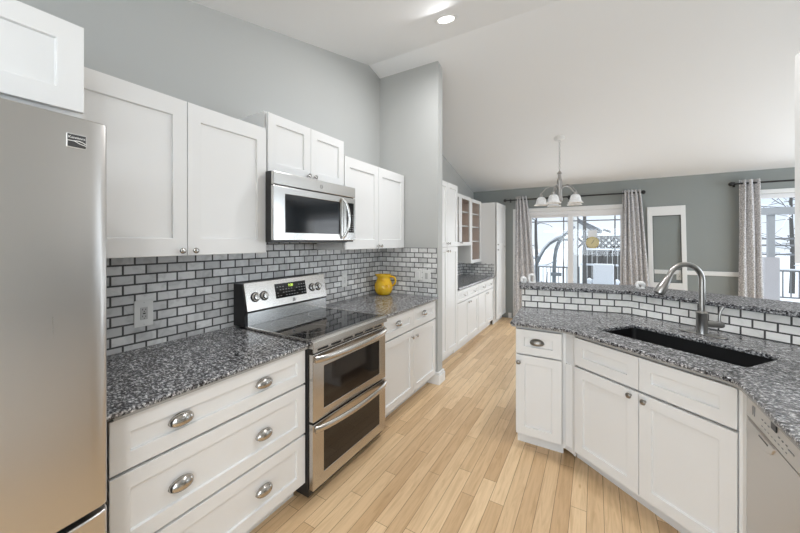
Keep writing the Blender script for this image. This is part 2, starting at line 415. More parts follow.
# ------------------------------------------------------------------ the room
RY, RZ, SL, SK = 2.947, 3.457, 0.258, 0.2465
def zc(y): return RZ-SL*(y-RY) if y > RY else RZ-SK*(RY-y)
YB, YF = 6.6, -3.1
XR, XD = 3.31, 6.1
struct(bx(-0.2, 6.3, YF-0.1, YB+0.15, -0.12, 0).build('floor', floor_m))
struct(MB().prism([(YF-0.1, zc(YF-0.1)), (RY, RZ), (YB+0.15, zc(YB+0.15)), (YB+0.15, zc(YB+0.15)+0.15), (RY, RZ+0.15), (YF-0.1, zc(YF-0.1)+0.15)], 'x', -0.2, 6.3).build('ceiling', ceil_paint))
def gable(x0, x1, y0, y1):
    pts = [(y0, 0), (y1, 0), (y1, zc(y1))]
    if y0 < RY < y1: pts.append((RY, RZ))
    pts.append((y0, zc(y0)))
    return MB().prism(pts, 'x', x0, x1)
struct(gable(-0.15, 0.0, YF, YB).build('wall_left', wall_paint))
stub = struct(MB().prism([(3.161, 0), (3.272, 0), (3.272, zc(3.272)), (3.161, zc(3.161))], 'x', 0.0, 0.74).build('wall_stub', wall_paint))
struct(gable(XR, XR+0.12, YF, 2.62).build('wall_right', wall_paint))
struct(gable(XD, XD+0.12, 2.62, YB).build('wall_dining', back_paint))
struct(bx(XR+0.12, XD, 2.50, 2.62, 0, zc(2.5)).build('wall_divider', wall_paint))
# back wall with the two openings
DX0, DX1, DZ = 0.90, 2.66, 2.045
WX0, WX1, WZ0, WZ1 = 4.10, 5.55, 0.35, 2.17
w = MB(); ztop = zc(YB)
w.box(0, DX0, YB, YB+0.13, 0, ztop); w.box(DX0, DX1, YB, YB+0.13, DZ, ztop); w.box(DX1, WX0, YB, YB+0.13, 0, ztop)
w.box(WX0, WX1, YB, YB+0.13, 0, WZ0); w.box(WX0, WX1, YB, YB+0.13, WZ1, ztop); w.box(WX1, XD, YB, YB+0.13, 0, ztop)
struct(w.build('wall_back', back_paint))
# front wall behind the camera with a wide opening added to let light in
w = MB(); zt = zc(YF)
w.box(0, 0.1, YF-0.1, YF, 0, zt-0.01); w.box(3.2, XR, YF-0.1, YF, 0, zt-0.01); w.box(0.1, 3.2, YF-0.1, YF, 0, 0.6); 
struct(w.build('wall_front', wall_paint))
# trim
struct(bx(2.97+0.35, 3.95+0.15, YB-0.02, YB, 0.985, 1.05).build('trim_1', trimw, bevel=0.004))
struct(bx(2.66+0.1, 3.36, YB-0.018, YB, 0.985, 1.05).build('trim_2', trimw, bevel=0.004))
struct(bx(0.70, DX0-0.14, YB-0.015, YB, 0, 0.10).build('baseboard_back', trimw, bevel=0.003))
w = MB(); w.box(0.60, 0.765, 3.136, 3.297, 0, 0.10); w.box(0.60, 0.757, 3.144, 3.289, 0.10, 0.125)
struct(w.build('baseboard_stub', trimw, bevel=0.004))

# patio door
d1 = sempty('door_1', ((DX0+DX1)/2, YB, 0))
W2 = (DX1-DX0)/2
m = MB(); m.box(-W2-0.11, -W2, -0.02, 0.0, 0, DZ+0.075); m.box(W2, W2+0.075, -0.02, 0, 0, DZ+0.075); m.box(-W2, W2, -0.02, 0, DZ, DZ+0.075)
m.build('door_casing', trimw, d1, bevel=0.004)
m = MB(); m.box(-W2, -W2+0.05, 0, 0.12, 0, DZ); m.box(W2-0.05, W2, 0, 0.12, 0, DZ); m.box(-W2, W2, 0, 0.12, DZ-0.06, DZ); m.box(-W2, W2, 0, 0.12, -0.01, 0.03)
m.build('door_frame', vinyl, d1, bevel=0.003)
def slider(x0, x1, y, st=0.085, sl=0.085):
    s = MB(); z0, z1 = 0.03, DZ-0.06
    s.box(x0, x0+sl, y, y+0.04, z0, z1); s.box(x1-st, x1, y, y+0.04, z0, z1); s.box(x0+sl, x1-st, y, y+0.04, z0, z0+0.11); s.box(x0+sl, x1-st, y, y+0.04, z1-0.045, z1)
    p = s.build('door_panel', vinyl, d1, bevel=0.003)
    g = bx(x0+sl, x1-st, y+0.016, y+0.022, z0+0.11, z1-0.045).build('pane', glass_m, p)
    q = MB(); i = 0.075; a, b, c, d = x0+sl, x1-st, z0+0.11, z1-0.045
    q.box(a, b, y+0.023, y+0.029, d-i-0.010, d-i+0.010); q.box(a, b, y+0.023, y+0.029, c+i-0.010, c+i+0.010)
    q.box(a+i-0.010, a+i+0.010, y+0.029, y+0.035, c, d); q.box(b-i-0.010, b-i+0.010, y+0.029, y+0.035, c, d)
    q.build('grille', grille, p)
slider(-W2+0.05, 0.045, 0.065, sl=0.17); slider(-0.045, W2-0.05, 0.02)
# dining window
w1 = sempty('window_1', ((WX0+WX1)/2, YB, 0)); WW = (WX1-WX0)/2
m = MB(); m.box(-WW-0.06, -WW, -0.02, 0, WZ0-0.06, WZ1+0.06); m.box(WW, WW+0.06, -0.02, 0, WZ0-0.06, WZ1+0.06); m.box(-WW, WW, -0.02, 0, WZ1, WZ1+0.06); m.box(-WW, WW, -0.05, 0, WZ0-0.06, WZ0)
m.build('window_casing', trimw, w1, bevel=0.004)
m = MB(); m.box(-WW, -WW+0.05, 0.02, 0.1, WZ0, WZ1); m.box(WW-0.05, WW, 0.02, 0.1, WZ0, WZ1); m.box(-WW, WW, 0.02, 0.1, WZ0, WZ0+0.06); m.box(-WW, WW, 0.02, 0.1, WZ1-0.06, WZ1)
m.build('window_frame', vinyl, w1, bevel=0.003)
bx(-WW+0.05, WW-0.05, 0.05, 0.056, WZ0+0.06, WZ1-0.06).build('pane', glass_m, w1)

# kitchen window added around its fill light, and the dining side window
def side_window(name, x, y0, y1, z0, z1):
    w = sempty(name, (x, (y0+y1)/2, z0)); h = (y1-y0)/2; H = z1-z0
    m = MB(); m.box(-0.02, 0, -h-0.07, -h, -0.07, H+0.07); m.box(-0.02, 0, h, h+0.07, -0.07, H+0.07); m.box(-0.02, 0, -h, h, H, H+0.07); m.box(-0.04, 0, -h, h, -0.07, 0)
    m.build('window_casing', trimw, w, bevel=0.003)
    bx(-0.008, -0.002, -h, h, 0, H).build('pane', glass_m, w)
side_window('added_kitchen_window', XR, -2.25, -0.35, 1.1, 2.4)  # unseen window, added to dress the kitchen fill light
side_window('window_3', XD, 3.3, 5.9, 0.55, 2.3)

# ------------------------------------------------------------------ recessed ceiling lights (one in view; extra unseen lamps added to brighten the room)
def can_light(x, y, label, group=None):
    z = zc(y); s = SK if y < RY else -SL
    t = thing('recessed_light', label, 'ceiling light', (x, y, z)); t.rotation_euler = (math.atan(s), 0, 0)
    MB().lathe([(0.066,-0.001),(0.072,-0.007),(0.092,-0.006),(0.097,-0.001),(0.097,0.004),(0.066,0.004)], seg=40, cap=False).build('trim_ring', trimw, t, smooth=40)
    MB().lathe([(0.002,-0.004),(0.066,-0.002)], seg=36, cap=False).build('lamp', lamp_m, t)
    return t
can_light(1.09, 2.542, 'round white recessed light in the sloped ceiling above the range')
for (x, y, p) in ((1.09, 2.50, 27), (2.35, 2.3, 24), (2.3, -0.4, 27)):  # first lamp serves the fixture in view, the others are added fill
    d = bpy.data.lights.new('can_fill_lamp', 'AREA'); d.shape = 'DISK'; d.size = 0.13; d.energy = p*0.55; d.color = (0.98, 0.985, 1.0)
    o = bpy.data.objects.new('can_fill_lamp', d); C.objects.link(o); o.location = (x, y, zc(y)-0.03)

# ------------------------------------------------------------------ left run: tile, uppers, base cabinets, worktops
ZC = 0.9195
t = thing('tile_backsplash', 'grey marble brick tile backsplash along the range wall', 'backsplash', (0.0004, 0.40, ZC), ROT)
m = MB(); m.prism([(0,-0.0), (2.759,-0.0), (2.759,0.5095), (1.742,0.5095), (1.742,0.575), (0.973,0.575), (0.973,0.5095), (0,0.5095)], 'y', -0.010, 0.0)
marb = m.build('tile_field', marble_a, t); marb.location = (0, 0, 0)
# keep the joint phase tied to the room
MATS['marble_tile'].node_tree.nodes['Math'].inputs[1].default_value = 0.40-0.054
def outlet(loc, rotz, w, h, label, duplex=True, group=None, dark=slotm):
    t = thing('electrical_outlet', label, 'outlet', loc, rotz, group)
    bx(-w/2, w/2, -0.006, 0, -h/2, h/2).build('cover_plate', platem, t, bevel=0.003)
    r = bx(-0.0165, 0.0165, -0.009, -0.005, -0.034, 0.034).build('receptacle', dark, t, bevel=0.001)
    m = MB()
    for zz in (-0.019, 0.019):
        m.box(-0.009, -0.0065, -0.0098, -0.0088, zz-0.001, zz+0.008); m.box(0.0055, 0.008, -0.0098, -0.0088, zz-0.001, zz+0.006)
        m.lathe([(0.0028,-0.0098),(0.0028,-0.0088)], (0, 0, zz-0.008), 8, 'y')
    m.box(-0.006, 0.006, -0.0100, -0.0088, -0.003, 0.003)
    m.build('slots', slotd, r)
    for zz in (h/2-0.012, -h/2+0.012): MB().lathe([(0.0025,-0.0072),(0.0025,-0.0058)], (0,0,zz), 8, 'y').build('screw', slotm, t)
    return t
outlet((0.0102, 0.829, 1.107), ROT, 0.090, 0.145, 'white electrical outlet in the tile beside the refrigerator')
outlet((0.0102, 2.517, 1.115), ROT, 0.074, 0.130, 'white electrical outlet in the tile right of the range', dark=platem)

UG = 'white upper cabinets on the range wall'
wall_cabinet('white two-door upper cabinet left of the microwave, over the long worktop', UG, (XU, 0.418, 1.43), ROT, 0.9556, XU-0.001, 0.804,
   [('door', 0.002, 0.477, 1.432, 2.232, [('knob', 0.447, 1.457)], (0.066, 0.088)), ('door', 0.481, 0.954, 1.432, 2.232, [('knob', 0.511, 1.457)], (0.066, 0.088))])
wall_cabinet('small raised two-door upper cabinet directly above the microwave', UG, (XU, 1.3765, 1.957), ROT, 0.7645, XU-0.001, 0.398,
   [('door', 0.010, 0.3805, 1.960, 2.346, [('knob', 0.352, 1.988)], 0.064), ('door', 0.384, 0.755, 1.960, 2.346, [('knob', 0.415, 1.988)], 0.064)])
wall_cabinet('white two-door upper cabinet right of the microwave, over the yellow pitcher', UG, (XU, 2.143, 1.43), ROT, 1.010, XU-0.001, 0.804,
   [('door', 0.002, 0.503, 1.432, 2.232, [('knob', 0.478, 1.457)], (0.066, 0.088)), ('door', 0.507, 1.004, 1.432, 2.232, [('knob', 0.538, 1.457)], (0.066, 0.088))])
wall_cabinet('white upper cabinet standing proud above the steel refrigerator', UG, (0.640, -0.55, 1.922), ROT, 0.960, 0.639, 0.316,
   [('door', 0.002, 0.478, 1.944, 2.234, [], 0.066), ('door', 0.482, 0.957, 1.944, 2.234, [], 0.066)])

base_cabinet('white three-drawer base cabinet between refrigerator and range', 'base cabinets on the range wall', (XB, 0.452, 0), ROT, 0.889, XB-0.012,
   [('drawer', 0.002, 0.887, 0.691, 0.881, [('cup', 0.229, 0.787), ('cup', 0.613, 0.789)]),
    ('drawer', 0.002, 0.887, 0.403, 0.679, [('cup', 0.229, 0.529), ('cup', 0.613, 0.531)]),
    ('drawer', 0.002, 0.887, 0.115, 0.391, [('cup', 0.229, 0.250), ('cup', 0.613, 0.250)])])
base_cabinet('white two-drawer, two-door base cabinet right of the range, under the pitcher', 'base cabinets on the range wall', (XB, 2.113, 0), ROT, 1.022, XB-0.012,
   [('drawer', 0.002, 0.531, 0.703, 0.881, [('cup', 0.268, 0.802)]), ('drawer', 0.535, 1.020, 0.703, 0.881, [('cup', 0.752, 0.802)]),
    ('door', 0.002, 0.531, 0.115, 0.691, [('knob', 0.497, 0.632)]), ('door', 0.535, 1.020, 0.115, 0.691, [('knob', 0.580, 0.630)])])
strip_m = plain('worktop_underlay', (0.36, 0.355, 0.34), 0.6)
def slab(name, pts, z0, z1, mat, bevel=0.006, strip=None):
    o = MB().prism(pts, 'z', z0, z1).build(name, mat, bevel=bevel, seg=3)
    if strip: u = MB().prism(strip, 'z', z0-0.0105, z0).build('underlay_strip', strip_m, o)
    return o
tag(slab('granite_worktop', [(0.0105, 0.405), (0.748, 0.405), (0.748, 1.341), (0.0105, 1.341)], 0.898, ZC, granite_m, 0.006, [(0.0105, 0.46), (0.741, 0.46), (0.741, 1.340), (0.0105, 1.340)]), 'dark speckled granite worktop between refrigerator and range', 'worktop', 'granite worktops')
tag(slab('granite_worktop', [(0.0105, 2.113), (0.748, 2.113), (0.748, 3.150), (0.0105, 3.150)], 0.898, ZC, granite_m, 0.006, [(0.0105, 2.114), (0.741, 2.114), (0.741, 3.149), (0.0105, 3.149)]), 'short granite worktop right of the range, holding the yellow pitcher', 'worktop', 'granite worktops')
t = thing('tile_backsplash', 'grey marble brick tile on the short return wall beside the pitcher', 'backsplash', (0.0105, 3.161, ZC+0.001), 0)
bx(0, 0.715, -0.010, 0, 0, 0.512).build('tile_field', marble_b, t)
def switchplate(x, w, z0, z1, label, kind):
    t = thing('switch_plate', label, 'switch plate', (x, 3.1505, (z0+z1)/2), 0, 'wall plates on the return wall'); h = (z1-z0)/2
    bx(-w/2, w/2, -0.006, 0, -h, h).build('cover_plate', platem, t, bevel=0.003)
    bx(-0.016, 0.016, -0.009, -0.005, -0.033, 0.033).build(kind, slotm if kind == 'receptacle' else trimw, t, bevel=0.001)
switchplate(0.514, 0.085, 1.083, 1.200, 'white wall plate on the return wall, nearer to the pitcher', 'rocker')
switchplate(0.612, 0.096, 1.068, 1.197, 'white wall plate on the return wall, nearer to the wall end', 'receptacle')

# ------------------------------------------------------------------ refrigerator
FX = 0.95
t = thing('refrigerator', 'tall stainless steel refrigerator at the left with a small dark badge', 'refrigerator', (FX, -0.5265, 0), ROT)
bx(0.01, 0.90, 0.075, 0.90, 0.02, 1.80).build('body', black_pl, t)
def fdoor(name, x0, x1, z0, z1):
    m = MB(); prof = []; n = 20; xc = 0.455
    for k in range(n+1):
        x = x0+(x1-x0)*k/n; prof.append((x, -0.030*(1-((x-xc)/0.455)**2)))
    r = 0.022
    prof[0] = (x0, r); prof[-1] = (x1, r)
    prof.insert(1, (x0+0.006, 0.004)); prof.insert(len(prof)-1, (x1-0.006, 0.004))
    prof += [(x1, 0.07), (x0, 0.07)]
    m.prism(prof, 'z', z0, z1)
    return m.build(name, fridge_steel, t, bevel=0.004, smooth=50)
dr = fdoor('door', 0.458, 0.910, 0.752, 1.842); dl = fdoor('door', 0.002, 0.452, 0.752, 1.842); fz = fdoor('freezer_drawer', 0.002, 0.910, 0.06, 0.735)
def bar_handle(parent, x):
    MB().tube([(x, -0.03, 0.90), (x, -0.075, 0.93), (x, -0.08, 1.30), (x, -0.075, 1.67), (x, -0.03, 1.70)], 0.011, 10).build('handle', nickel, parent, smooth=60)
bar_handle(dr, 0.49); bar_handle(dl, 0.42)
MB().tube([(0.12, -0.01, 0.66), (0.15, -0.085, 0.66), (0.455, -0.10, 0.66), (0.76, -0.085, 0.66), (0.79, -0.01, 0.66)], 0.011, 10).build('handle', nickel, fz, smooth=60)
bd = MB(); bd.box(-0.0205, 0.0205, -0.0035, 0, -0.0185, 0.0185)
bd = bd.build('badge', badgel, t, bevel=0.003, loc=(0.836, -0.0100, 1.775), rot=(0, 0, 0.11))
bx(-0.0188, 0.0188, -0.0042, -0.003, -0.0168, 0.0168).build('badge_field', badged, bd)
text_mesh('Kenmore', 0.0092, badgel, bd, (0, -0.0045, 0.0085), (PI/2, 0, 0), 'badge_lettering')
m = MB()
m.tube([(-0.0185, -0.0045, -0.001), (-0.006, -0.0045, -0.0005), (0.006, -0.0045, -0.006), (0.0185, -0.0045, -0.009)], 0.0010, 6)
m.tube([(-0.007, -0.0045, -0.0005), (0.004, -0.0045, 0.001), (0.012, -0.0045, -0.001), (0.0185, -0.0045, -0.005)], 0.0012, 6)
m.build('badge_swoosh', badgel, bd)

# ------------------------------------------------------------------ range
t = thing('kitchen_range', 'stainless double oven electric range with black glass cooktop', 'range', (0.774, 1.3455, 0), ROT)
RW, D, DG = 0.763, 0.762, 0.727
m = MB(); m.box(0.0, RW, 0.035, D-0.02, 0.03, 0.905); m.box(0.03, RW-0.03, 0.08, D-0.03, 0, 0.03)
m.build('body', black_pl, t)
def oven_door(z0, z1, gz0, gz1, name):
    m = MB(); bm = m.bm
    a, b = 0.006, RW-0.006; gx0, gx1 = 0.095, RW-0.085
    def ring(x0, x1, c, d, y): return [bm.verts.new(p) for p in ((x0,y,c),(x1,y,c),(x1,y,d),(x0,y,d))]
    o = ring(a, b, z0, z1, 0.0); i = ring(gx0, gx1, gz0, gz1, 0.0); k = ring(gx0, gx1, gz0, gz1, 0.006); q = ring(a, b, z0, z1, 0.034)
    for u, v in ((o, i), (i, k)):
        for j in range(4): bm.faces.new((u[j], u[(j+1) % 4], v[(j+1) % 4], v[j]))
    bm.faces.new(k); bm.faces.new(q[::-1])
    for j in range(4): bm.faces.new((q[j], q[(j+1) % 4], o[(j+1) % 4], o[j]))
    d = m.build(name, range_steel, t, bevel=0.004)
    bx(gx0+0.001, gx1-0.001, 0.001, 0.0055, gz0+0.001, gz1-0.001).build('oven_window', oven_glass, d, bevel=0.001)
    # bowed bar handle
    pts = []; n = 22
    for s in range(n+1):
        x = 0.014+(RW-0.028)*s/n; e = 1-((s/n-0.5)*2)**2
        pts.append((x, -0.008-0.046*e**0.7, z1-0.028))
    MB().tube(pts, 0.0115, 12, flat=1.75).build('handle', range_steel, d, smooth=60)
    return d
oven_door(0.462, 0.852, 0.515, 0.765, 'upper_oven_door')
oven_door(0.070, 0.450, 0.140, 0.385, 'lower_oven_door')
m = MB()
m.prism([(-0.012, 0.888), (-0.008, 0.926), (0.01, 0.9335), (0.05, 0.9335), (0.05, 0.888)], 'x', -0.001, RW+0.001)
m.build('front_trim', range_steel, t, bevel=0.003)
m = MB(); m.box(0.02, RW-0.02, 0.006, 0.03, 0.857, 0.886)
m.build('vent_strip', range_steel, t)
m = MB()
for k in range(6): m.box(0.05+k*0.115, 0.05+k*0.115+0.085, 0.003, 0.008, 0.866, 0.876)
m.build('vent_slots', gapdark, t)
for x in (0.004, RW-0.020): bx(x, x+0.016, 0.02, DG-0.10, 0.905, 0.9335).build('side_trim', range_steel, t, bevel=0.002)
ck = bx(0.018, RW-0.018, 0.045, DG-0.095, 0.905, 0.932).build('cooktop', black_glass, t)
m = MB()
for (x, y, r) in ((0.20, 0.22, 0.115), (0.56, 0.21, 0.095), (0.20, 0.48, 0.085), (0.56, 0.48, 0.10), (0.38, 0.37, 0.06)):
    m.lathe([(r, 0.9321), (r, 0.9324), (r-0.002, 0.9324), (r-0.002, 0.9321)], (x, y, 0), 40, 'z', False)
m.build('burner_rings', plain('burner_print', (0.10, 0.10, 0.10), 0.3), ck)
# back guard : lower shining splash panel, console leaning back, black sides
m = MB(); m.prism([(DG-0.105, 0.928), (D-0.012, 0.928), (D-0.012, 1.215), (DG-0.072, 1.215), (DG-0.112, 1.030), (DG-0.105, 1.022)], 'x', 0.0, RW)
m.build('backguard_body', black_pl, t, bevel=0.002)
m = MB(); m.prism([(DG-0.112, 0.933), (DG-0.107, 0.933), (DG-0.107, 1.018), (DG-0.112, 1.018)], 'x', 0.016, RW-0.004)
m.build('splash_panel', mw_steel, t)
m = MB(); m.prism([(DG-0.122, 1.032), (DG-0.116, 1.026), (DG-0.070, 1.214), (DG-0.072, 1.222), (DG-0.080, 1.222)], 'x', 0.006, RW)
con = m.build('console', range_steel, t, bevel=0.003)
ang = math.atan2(0.042, 0.19)       # lean of the console face
def on_console(o, x, zz, off=0.0):
    f = (zz-1.032)/0.19
    o.location = (x, DG-0.122+0.042*f-off, zz); o.rotation_euler = (-ang, 0, 0); return o
dp = on_console(bx(-0.145, 0.145, -0.003, 0.001, -0.058, 0.050).build('display', black_glass, t, bevel=0.001), 0.392, 1.140, 0.001)
text_mesh('7:20', 0.026, digit_m, dp, (-0.005, -0.0036, 0.028), (PI/2, 0, 0), 'clock_digits')
for r_ in range(4):
    for c_ in range(11):
        if r_ == 0 and 3 <= c_ <= 7: continue
        if (r_*11+c_) % 6 == 5: continue
        x = -0.128+c_*0.0256; z = 0.026-r_*0.022
        bx(x-0.006, x+0.006, -0.0036, -0.0029, z-0.0028, z+0.0022).build('key', greyprint, dp)
for x in (0.078, 0.150, 0.608, 0.672):
    k = MB().lathe([(0.029, -0.003), (0.030, -0.007), (0.0285, -0.010), (0.021, -0.012), (0.020, -0.024), (0.0185, -0.027), (0.004, -0.028)], seg=26, axis='y')
    k = on_console(k.build('knob', nickel, t, smooth=40), x, 1.120 if x < 0.4 else 1.125, 0.0)
    MB().lathe([(0.034, 0.0), (0.034, -0.004), (0.0295, -0.0045)], seg=26, axis='y').build('knob_bezel', black_pl, k, smooth=40)
    bx(-0.0035, 0.0035, -0.034, -0.02, -0.019, 0.019).build('grip', nickel, k, bevel=0.002)
m = MB(); m.box(-0.012, 0.012, -0.002, 0, -0.012, 0.012)
em = on_console(m.build('emblem', greyprint, t, bevel=0.002), 0.405, 1.058, 0.0)
m = MB(); m.box(-0.009, -0.005, -0.0028, -0.001, -0.008, 0.008); m.tube([(-0.004, -0.0024, 0.001), (0.007, -0.0024, 0.008)], 0.0015, 6); m.tube([(-0.004, -0.0024, 0.0), (0.007, -0.0024, -0.008)], 0.0015, 6)
m.build('emblem_mark', badgel, em)

# ------------------------------------------------------------------ microwave
t = thing('microwave_oven', 'stainless over-the-range microwave with dark window and bowed handle', 'microwave', (0.428, 1.3785, 1.500), ROT)
MW, MH = 0.760, 0.453; ML, MR = -0.026, 0.792
MB().box(ML+0.003, MR-0.003, 0.022, 0.078, 0.0, MH-0.002).box(0.0, MW, 0.078, 0.416, 0.0, MH-0.001).build('body', black_pl, t)
bx(0.03, MW-0.03, 0.04, 0.36, -0.004, 0.0).build('underside_vent', gapdark, t)
tp = bx(ML, MR, 0.0, 0.022, MH-0.088, MH-0.003).build('top_panel', mw_steel, t, bevel=0.005)
em = MB().lathe([(0.010, -0.0015), (0.0125, -0.002), (0.015, -0.0012), (0.015, 0.001)], seg=24, axis='y', cap=False).build('emblem', greyprint, t, loc=(0.395, 0.0, MH-0.047), smooth=50)
text_mesh('~', 0.03, greyprint, em, (0.0, -0.001, -0.001), (PI/2, 0, 0.0), 'emblem_mark')
m = MB(); bm = m.bm
def rg(x0, x1, c, d, y): return [bm.verts.new(p) for p in ((x0,y,c),(x1,y,c),(x1,y,d),(x0,y,d))]
o_ = rg(ML, 0.640, 0.012, MH-0.094, 0.0); i_ = rg(0.068, 0.603, 0.062, MH-0.140, 0.0); k_ = rg(0.068, 0.603, 0.062, MH-0.140, 0.006); q_ = rg(ML, 0.640, 0.012, MH-0.094, 0.022)
for u, v in ((o_, i_), (i_, k_)):
    for j in range(4): bm.faces.new((u[j], u[(j+1) % 4], v[(j+1) % 4], v[j]))
bm.faces.new(k_); bm.faces.new(q_[::-1])
for j in range(4): bm.faces.new((q_[j], q_[(j+1) % 4], o_[(j+1) % 4], o_[j]))
dm = m.build('door', mw_steel, t, bevel=0.004)
bx(0.069, 0.602, 0.001, 0.0055, 0.063, MH-0.141).build('window', mw_glass, dm)
pts = []
for s in range(17):
    u = s/16; e = 1-((u-0.5)*2)**2
    pts.append((0.622+0.034*e, -0.008-0.040*e**0.6, 0.030+(MH-0.14)*u))
MB().tube(pts, 0.0125, 10, flat=0.8, up=(0, 1, 0)).build('handle', mw_steel, dm, smooth=60)
cp = bx(0.644, MR, 0.0, 0.022, 0.012, MH-0.094).build('control_panel', mw_steel, t, bevel=0.004)
kp = bx(0.678, 0.768, -0.002, 0.002, 0.075, MH-0.135).build('keypad', black_glass, t, bevel=0.002)
for r_ in range(8):
    for c_ in range(3): bx(0.688+c_*0.027, 0.703+c_*0.027, -0.0027, -0.0018, 0.088+r_*0.018, 0.094+r_*0.018).build('key', greyprint, kp)

# ------------------------------------------------------------------ yellow pitcher
t = thing('pitcher', 'yellow ceramic pitcher with handle on the worktop corner', 'pitcher', (0.17, 2.985, ZC), math.radians(20))
m = MB(); prof = [(0.050,0.0),(0.066,0.004),(0.086,0.026),(0.099,0.062),(0.101,0.092),(0.093,0.125),(0.079,0.155),(0.071,0.175),(0.071,0.190),(0.077,0.205),(0.080,0.216),(0.078,0.222),(0.071,0.220),(0.066,0.205),(0.062,0.180),(0.070,0.15),(0.085,0.11),(0.088,0.07),(0.06,0.02),(0.004,0.015)]
m.lathe(prof, seg=36, cap=False); m.lathe([(0.002,0.0005),(0.05,0.0)], seg=36, cap=False)
for v in m.bm.verts:   # pouring lip
    if v.co.z > 0.19 and v.co.x < 0: 
        f = max(0, -v.co.x/0.08)**3*(v.co.z-0.19)/0.03; v.co.x -= 0.018*f
bd = m.build('vessel', yellow_m, t, smooth=50)
MB().tube([(0.074,0,0.196),(0.098,0,0.200),(0.122,0,0.188),(0.134,0,0.160),(0.128,0,0.128),(0.108,0,0.104),(0.094,0,0.096)], [0.011,0.011,0.0115,0.011,0.0105,0.010,0.011], 12).build('handle', yellow_m, t, smooth=60)
hp = []
for k in range(33):
    a = 2*PI*k/32; hx = 0.026*math.sin(a)**3*1.25; hz = (13*math.cos(a)-5*math.cos(2*a)-2*math.cos(3*a)-math.cos(4*a))/17*0.030
    zz = 0.095+hz; rr_ = 0.1015-abs(zz-0.085)*0.12
    ph = -PI/2+0.35+hx/0.1; hp.append((rr_*math.cos(ph), rr_*math.sin(ph), zz))
MB().tube(hp, 0.0045, 8).build('heart_relief', yellow_m, t, smooth=60)

# ------------------------------------------------------------------ pantry, buffet and tall cabinet on the far left
XP = 0.570
def tall(name, label, y0, y1, x, ztop, cols, zseam, group, ztoe=0.10, knobs=True):
    t = thing(name, label, 'cabinet', (x, y0, 0), ROT, group); W = y1-y0
    bx(0, W, 0.012, x-0.002, 0.09, ztop).build('carcass', white, t)
    bx(0, W, 0.05, 0.066, 0, 0.09).build('toe_kick', trimw, t)
    n = len(cols)
    for k, (a, b) in enumerate(cols):
        s = 1 if (k % 2 == 0 and n > 1) else -1
        kx = (b-0.03) if s == 1 else (a+0.03)
        fronts(t, [('door', a, b, zseam+0.003, ztop-0.004, [('knob', kx, zseam+0.045)], 0.06), ('door', a, b, 0.10, zseam-0.003, [('knob', kx, zseam-0.05)], 0.06)])
    return t
tall('pantry_cabinet', 'tall white pantry cabinet just past the end of the return wall', 3.44, 4.132, XP, 2.238, [(0.004, 0.344), (0.348, 0.688)], 1.43, 'tall cabinets on the far left')
tall('pantry_cabinet', 'tall white cabinet in the far corner beside the patio door curtain', 5.925, 6.585, 0.632, 2.20, [(0.004, 0.656)], 1.395, 'tall cabinets on the far left')
for k, (y0, lab) in enumerate(((4.136, 'white buffet base cabinet next to the nearer pantry'), (5.033, 'white buffet base cabinet next to the far tall cabinet'))):
    Wc = 0.888
    base_cabinet(lab, 'buffet base cabinets', (XP, y0, 0), ROT, Wc, XP-0.002,
      [('drawer', 0.003, Wc/2-0.002, 0.675, 0.835, [('knob', Wc/4, 0.757)], 0.05), ('drawer', Wc/2+0.002, Wc-0.003, 0.675, 0.835, [('knob', Wc*0.75, 0.757)], 0.05),
       ('door', 0.003, Wc/2-0.002, 0.10, 0.665, [('knob', Wc/2-0.035, 0.63)], 0.055), ('door', Wc/2+0.002, Wc-0.003, 0.10, 0.665, [('knob', Wc/2+0.035, 0.63)], 0.055)], ztop=0.850, toe=0.04)
tag(slab('granite_worktop', [(0.0105, 4.135), (0.615, 4.135), (0.615, 5.922), (0.0105, 5.922)], 0.851, 0.882, granite_m), 'granite worktop of the far white buffet under the glass cabinets', 'worktop', 'granite worktops')
t = thing('tile_backsplash', 'marble brick tile backsplash above the far buffet worktop', 'backsplash', (0.0006, 4.135, 0.8825), ROT)
m = MB(); m.prism([(0, 0), (1.787, 0), (1.787, 0.2405), (1.214, 0.2405), (1.214, 0.545), (0, 0.545)], 'y', -0.010, 0.0); m.build('tile_field', marble_b, t)
bx(0.012, 0.600, -0.0105, 0.0, 0, 0.215).build('tile_return', marble_b, t, loc=(1.787, 0, 0), rot=(0, 0, -PI/2))
def glass_cabinet(label, y0, y1, z0, z1, x, doors, shelves):
    t = thing('glass_front_cabinet', label, 'cabinet', (x, y0, z0), ROT, 'glass-front cabinets over the buffet'); W = y1-y0; H = z1-z0; Dp = x-0.011
    m = MB(); m.box(0, 0.018, 0, Dp, 0, H); m.box(W-0.018, W, 0, Dp, 0, H); m.box(0.018, W-0.018, 0, Dp, 0, 0.03); m.box(0.018, W-0.018, 0, Dp, H-0.03, H)
    m.build('carcass', panelgrey, t)
    m = MB(); m.box(0.018, W-0.018, Dp-0.012, Dp, 0.03, H-0.03); m.box(0.018, 0.021, 0.004, Dp-0.012, 0.03, H-0.03); m.box(W-0.021, W-0.018, 0.004, Dp-0.012, 0.03, H-0.03)
    m.build('interior_lining', tan_in, t)
    for z in shelves: bx(0.021, W-0.021, 0.02, Dp-0.012, z-z0-0.009, z-z0+0.009).build('shelf', white, t)
    for (a, b, kx) in doors:
        st = 0.058; m = MB(); m.box(a, a+st, -0.02, 0, 0.002, H-0.002); m.box(b-st, b, -0.02, 0, 0.002, H-0.002); m.box(a+st, b-st, -0.02, 0, 0.002, st); m.box(a+st, b-st, -0.02, 0, H-st, H-0.002)
        d = m.build('door', white, t, bevel=0.002)
        bx(a+st, b-st, -0.012, -0.008, st, H-st).build('pane', cabglass_m, d)
        if kx: knob(d, kx, 0.05)
